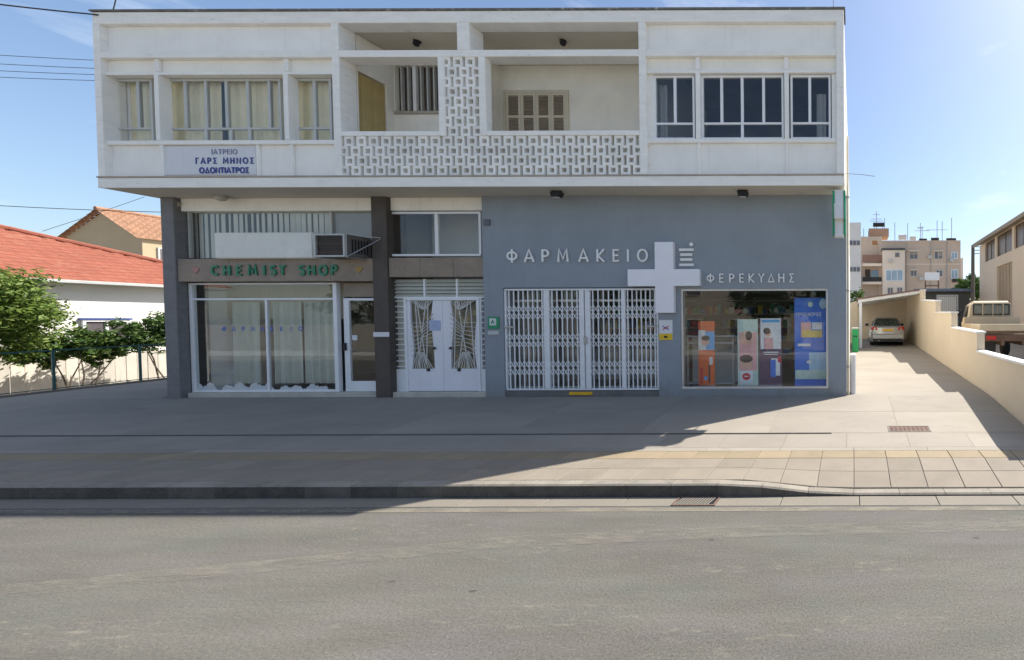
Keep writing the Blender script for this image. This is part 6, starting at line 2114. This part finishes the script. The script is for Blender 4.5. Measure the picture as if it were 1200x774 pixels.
# beige gabled house behind
HY = 24.0
ax_, az_ = XZ(121, 243, HY)
ex_, ezz = XZ(170, 277, HY)
hw = ex_ - ax_
gh = thing('gabled_house', 'beige gabled house with brown tiled roof behind the red roofed house', 'house', (ax_, HY + 4, 1.2))
mb = MB()
mb.prism([(ax_ - hw + .15, .8), (ex_ - .15, .8), (ex_ - .15, ezz + .08), (ax_, az_ - .12), (ax_ - hw + .15, ezz + .08)], HY, HY + 7)
mb.build('wall', HBEIGE, gh)
BRT = M('brown_roof_tile', (.36, .20, .12), .85, .25, 3, fine=.15, stain=(.2, .12, .08), stain_amt=.5, stain_pos=.55)
for s in (-1, 1):
    mb = MB()
    nn = 9
    for i in range(nn):
        f0, f1 = i / nn, (i + 1) / nn
        xa_ = ax_ + s * hw * (1 - f0) ; xb_ = ax_ + s * hw * (1 - f1)
        za_ = ezz + (az_ - ezz) * f0; zb2 = ezz + (az_ - ezz) * f1
        for k in range(28):
            ya = HY - .25 + k * .27
            h = .06
            vs = [(xa_, ya, za_), (xa_, ya + .135, za_ + h + .04), (xa_, ya + .27, za_), (xb_, ya + .27, zb2 - .02), (xb_, ya + .135, zb2 + h - .02), (xb_, ya, zb2 - .02)]
            mb.add(vs, [(0, 1, 4, 5), (1, 2, 3, 4), (0, 2, 1)])
    o = mb.build('roof_tiles', BRT, gh); o['kind'] = 'stuff'
MB().tube([(ax_, HY - .25, az_ + .03), (ax_, HY + 7.3, az_ + .03)], .11, 8).build('ridge_cap', BRT, gh)
wx = ex_ - .149
mb = MB(); y0, y1 = HY + .5, HY + 1.6; z0_, z1_ = ezz - 1.7, ezz - .4
wo_ = MB().box(wx, wx + .06, y0, y1, z0_, z1_).build('window', FRAMEG, gh)
B('pane', bpy.data.materials['far_pane'], wo_, wx + .061, wx + .07, y0 + .08, y1 - .08, z0_ + .08, z1_ - .08)

# ------------------------------------------------------------------ overhead wires
def wire(p0, p1, Y0, Y1, sag, lab, r=.012, grp='overhead wires at the upper left'):
    xa_, za_ = XZ(*p0, Y0); xb_, zb_ = XZ(*p1, Y1)
    pts_ = []
    for i in range(15):
        f = i / 14
        pts_.append((xa_ + (xb_ - xa_) * f, Y0 + (Y1 - Y0) * f, za_ + (zb_ - za_) * f - sag * 4 * f * (1 - f)))
    single(MB().tube(pts_, r, 6), 'overhead_wire', WIRE, lab, 'wire', grp)
wire((-130, -16), (116, 14.5), 8.6, 9.29, .03, 'thick overhead wire running to the top left corner of the flat roof', .014)
for (pa, pb_, lab) in ((52, 66, 'highest of the four parallel wires left of the upper floor'), (63, 75, 'second highest of the four parallel wires left of the upper floor'), (72, 81.5, 'third of the four parallel wires left of the upper floor'), (80, 88, 'lowest of the four parallel wires left of the upper floor')):
    wire((-130, pa), (220, pb_ + 6), 22, 26, .1, lab, .014)
wire((-130, 229), (230, 247), 19, 21, .1, 'long wire crossing low in the sky above the red roof', .016)
wire((50, 268), (170, 228), 20, 22, .02, 'slanting wire above the ridge of the red roof', .010)
xa_, za_ = XZ(132, 12, 9.6)
single(MB().tube([(xa_, 9.6, za_ - .05), (xa_ + .06, 9.6, za_ + .12), (xa_ + .11, 9.6, za_ + .3)], .01, 6), 'roof_rod', WIRE, 'short leaning rod at the left end of the flat roof', 'rod')

# ------------------------------------------------------------------ across the street (seen in the shop glass)
OPM = M('opposite_house_render', (.55, .48, .38), .85, .08, .4)
def opp(x0, x1, y, h, m, lab):
    b = thing('street_house', lab, 'house', ((x0 + x1) / 2, y, 0))
    B('wall', m, b, x0, x1, y - 8, y, -.1, h)
    B('roof', ROOFT, b, x0 - .3, x1 + .3, y - 8.3, y + .3, h + .001, h + .3)
    n = int((x1 - x0) / 2.6)
    for fl in range(int(h // 3.2)):
        for k in range(n):
            xc = x0 + (k + .5) * (x1 - x0) / n
            w_ = MB().box(xc - .6, xc + .6, y + .001, y + .06, 1.1 + fl * 3.2, 2.5 + fl * 3.2).build('window', FRAMEW, b)
            MB().box(xc - .54, xc + .54, y + .061, y + .07, 1.16 + fl * 3.2, 2.44 + fl * 3.2).build('pane', bpy.data.materials['far_pane'], b) if False else None
            B('pane', bpy.data.materials['far_pane'], w_, xc - .54, xc + .54, y + .061, y + .07, 1.16 + fl * 3.2, 2.44 + fl * 3.2)
opp(-14, -4, -13, 6.8, OPM, 'tan two storey house across the street mirrored in the shop glass')
opp(3, 14, -15, 4.2, HOUSEW, 'white low house across the street mirrored in the display window')
for i, (x, y, r_, s_, lab) in enumerate(((-27, -10, 2.9, 64, 'wide dark tree far along the opposite pavement'), (-35, -11, 3.0, 65, 'farthest dark tree along the opposite pavement'), (-6.2, -9.5, 2.3, 66, 'dark tree in front of the tan house across the street'), (-2.0, -9.5, 2.2, 61, 'broad dark tree across the street mirrored in the display window'), (-16.5, -10, 2.5, 62, 'large dark tree across the street mirrored in the chemist window'), (2.5, -11, 1.9, 63, 'smaller dark tree across the street beside the white low house'))):
    tree('street_tree', lab, x, y, .1, 2.2, 3.7, r_, r_, 1.8, 60, 45, .17, FOL3, s_)

for o in bpy.data.objects:
    if o.type == 'MESH' and o.parent is None and 'kind' not in o and 'label' not in o:
        print('UNLABELLED', o.name)
print('objects', len(bpy.data.objects), 'tris', sum(len(m.polygons) for m in bpy.data.meshes))
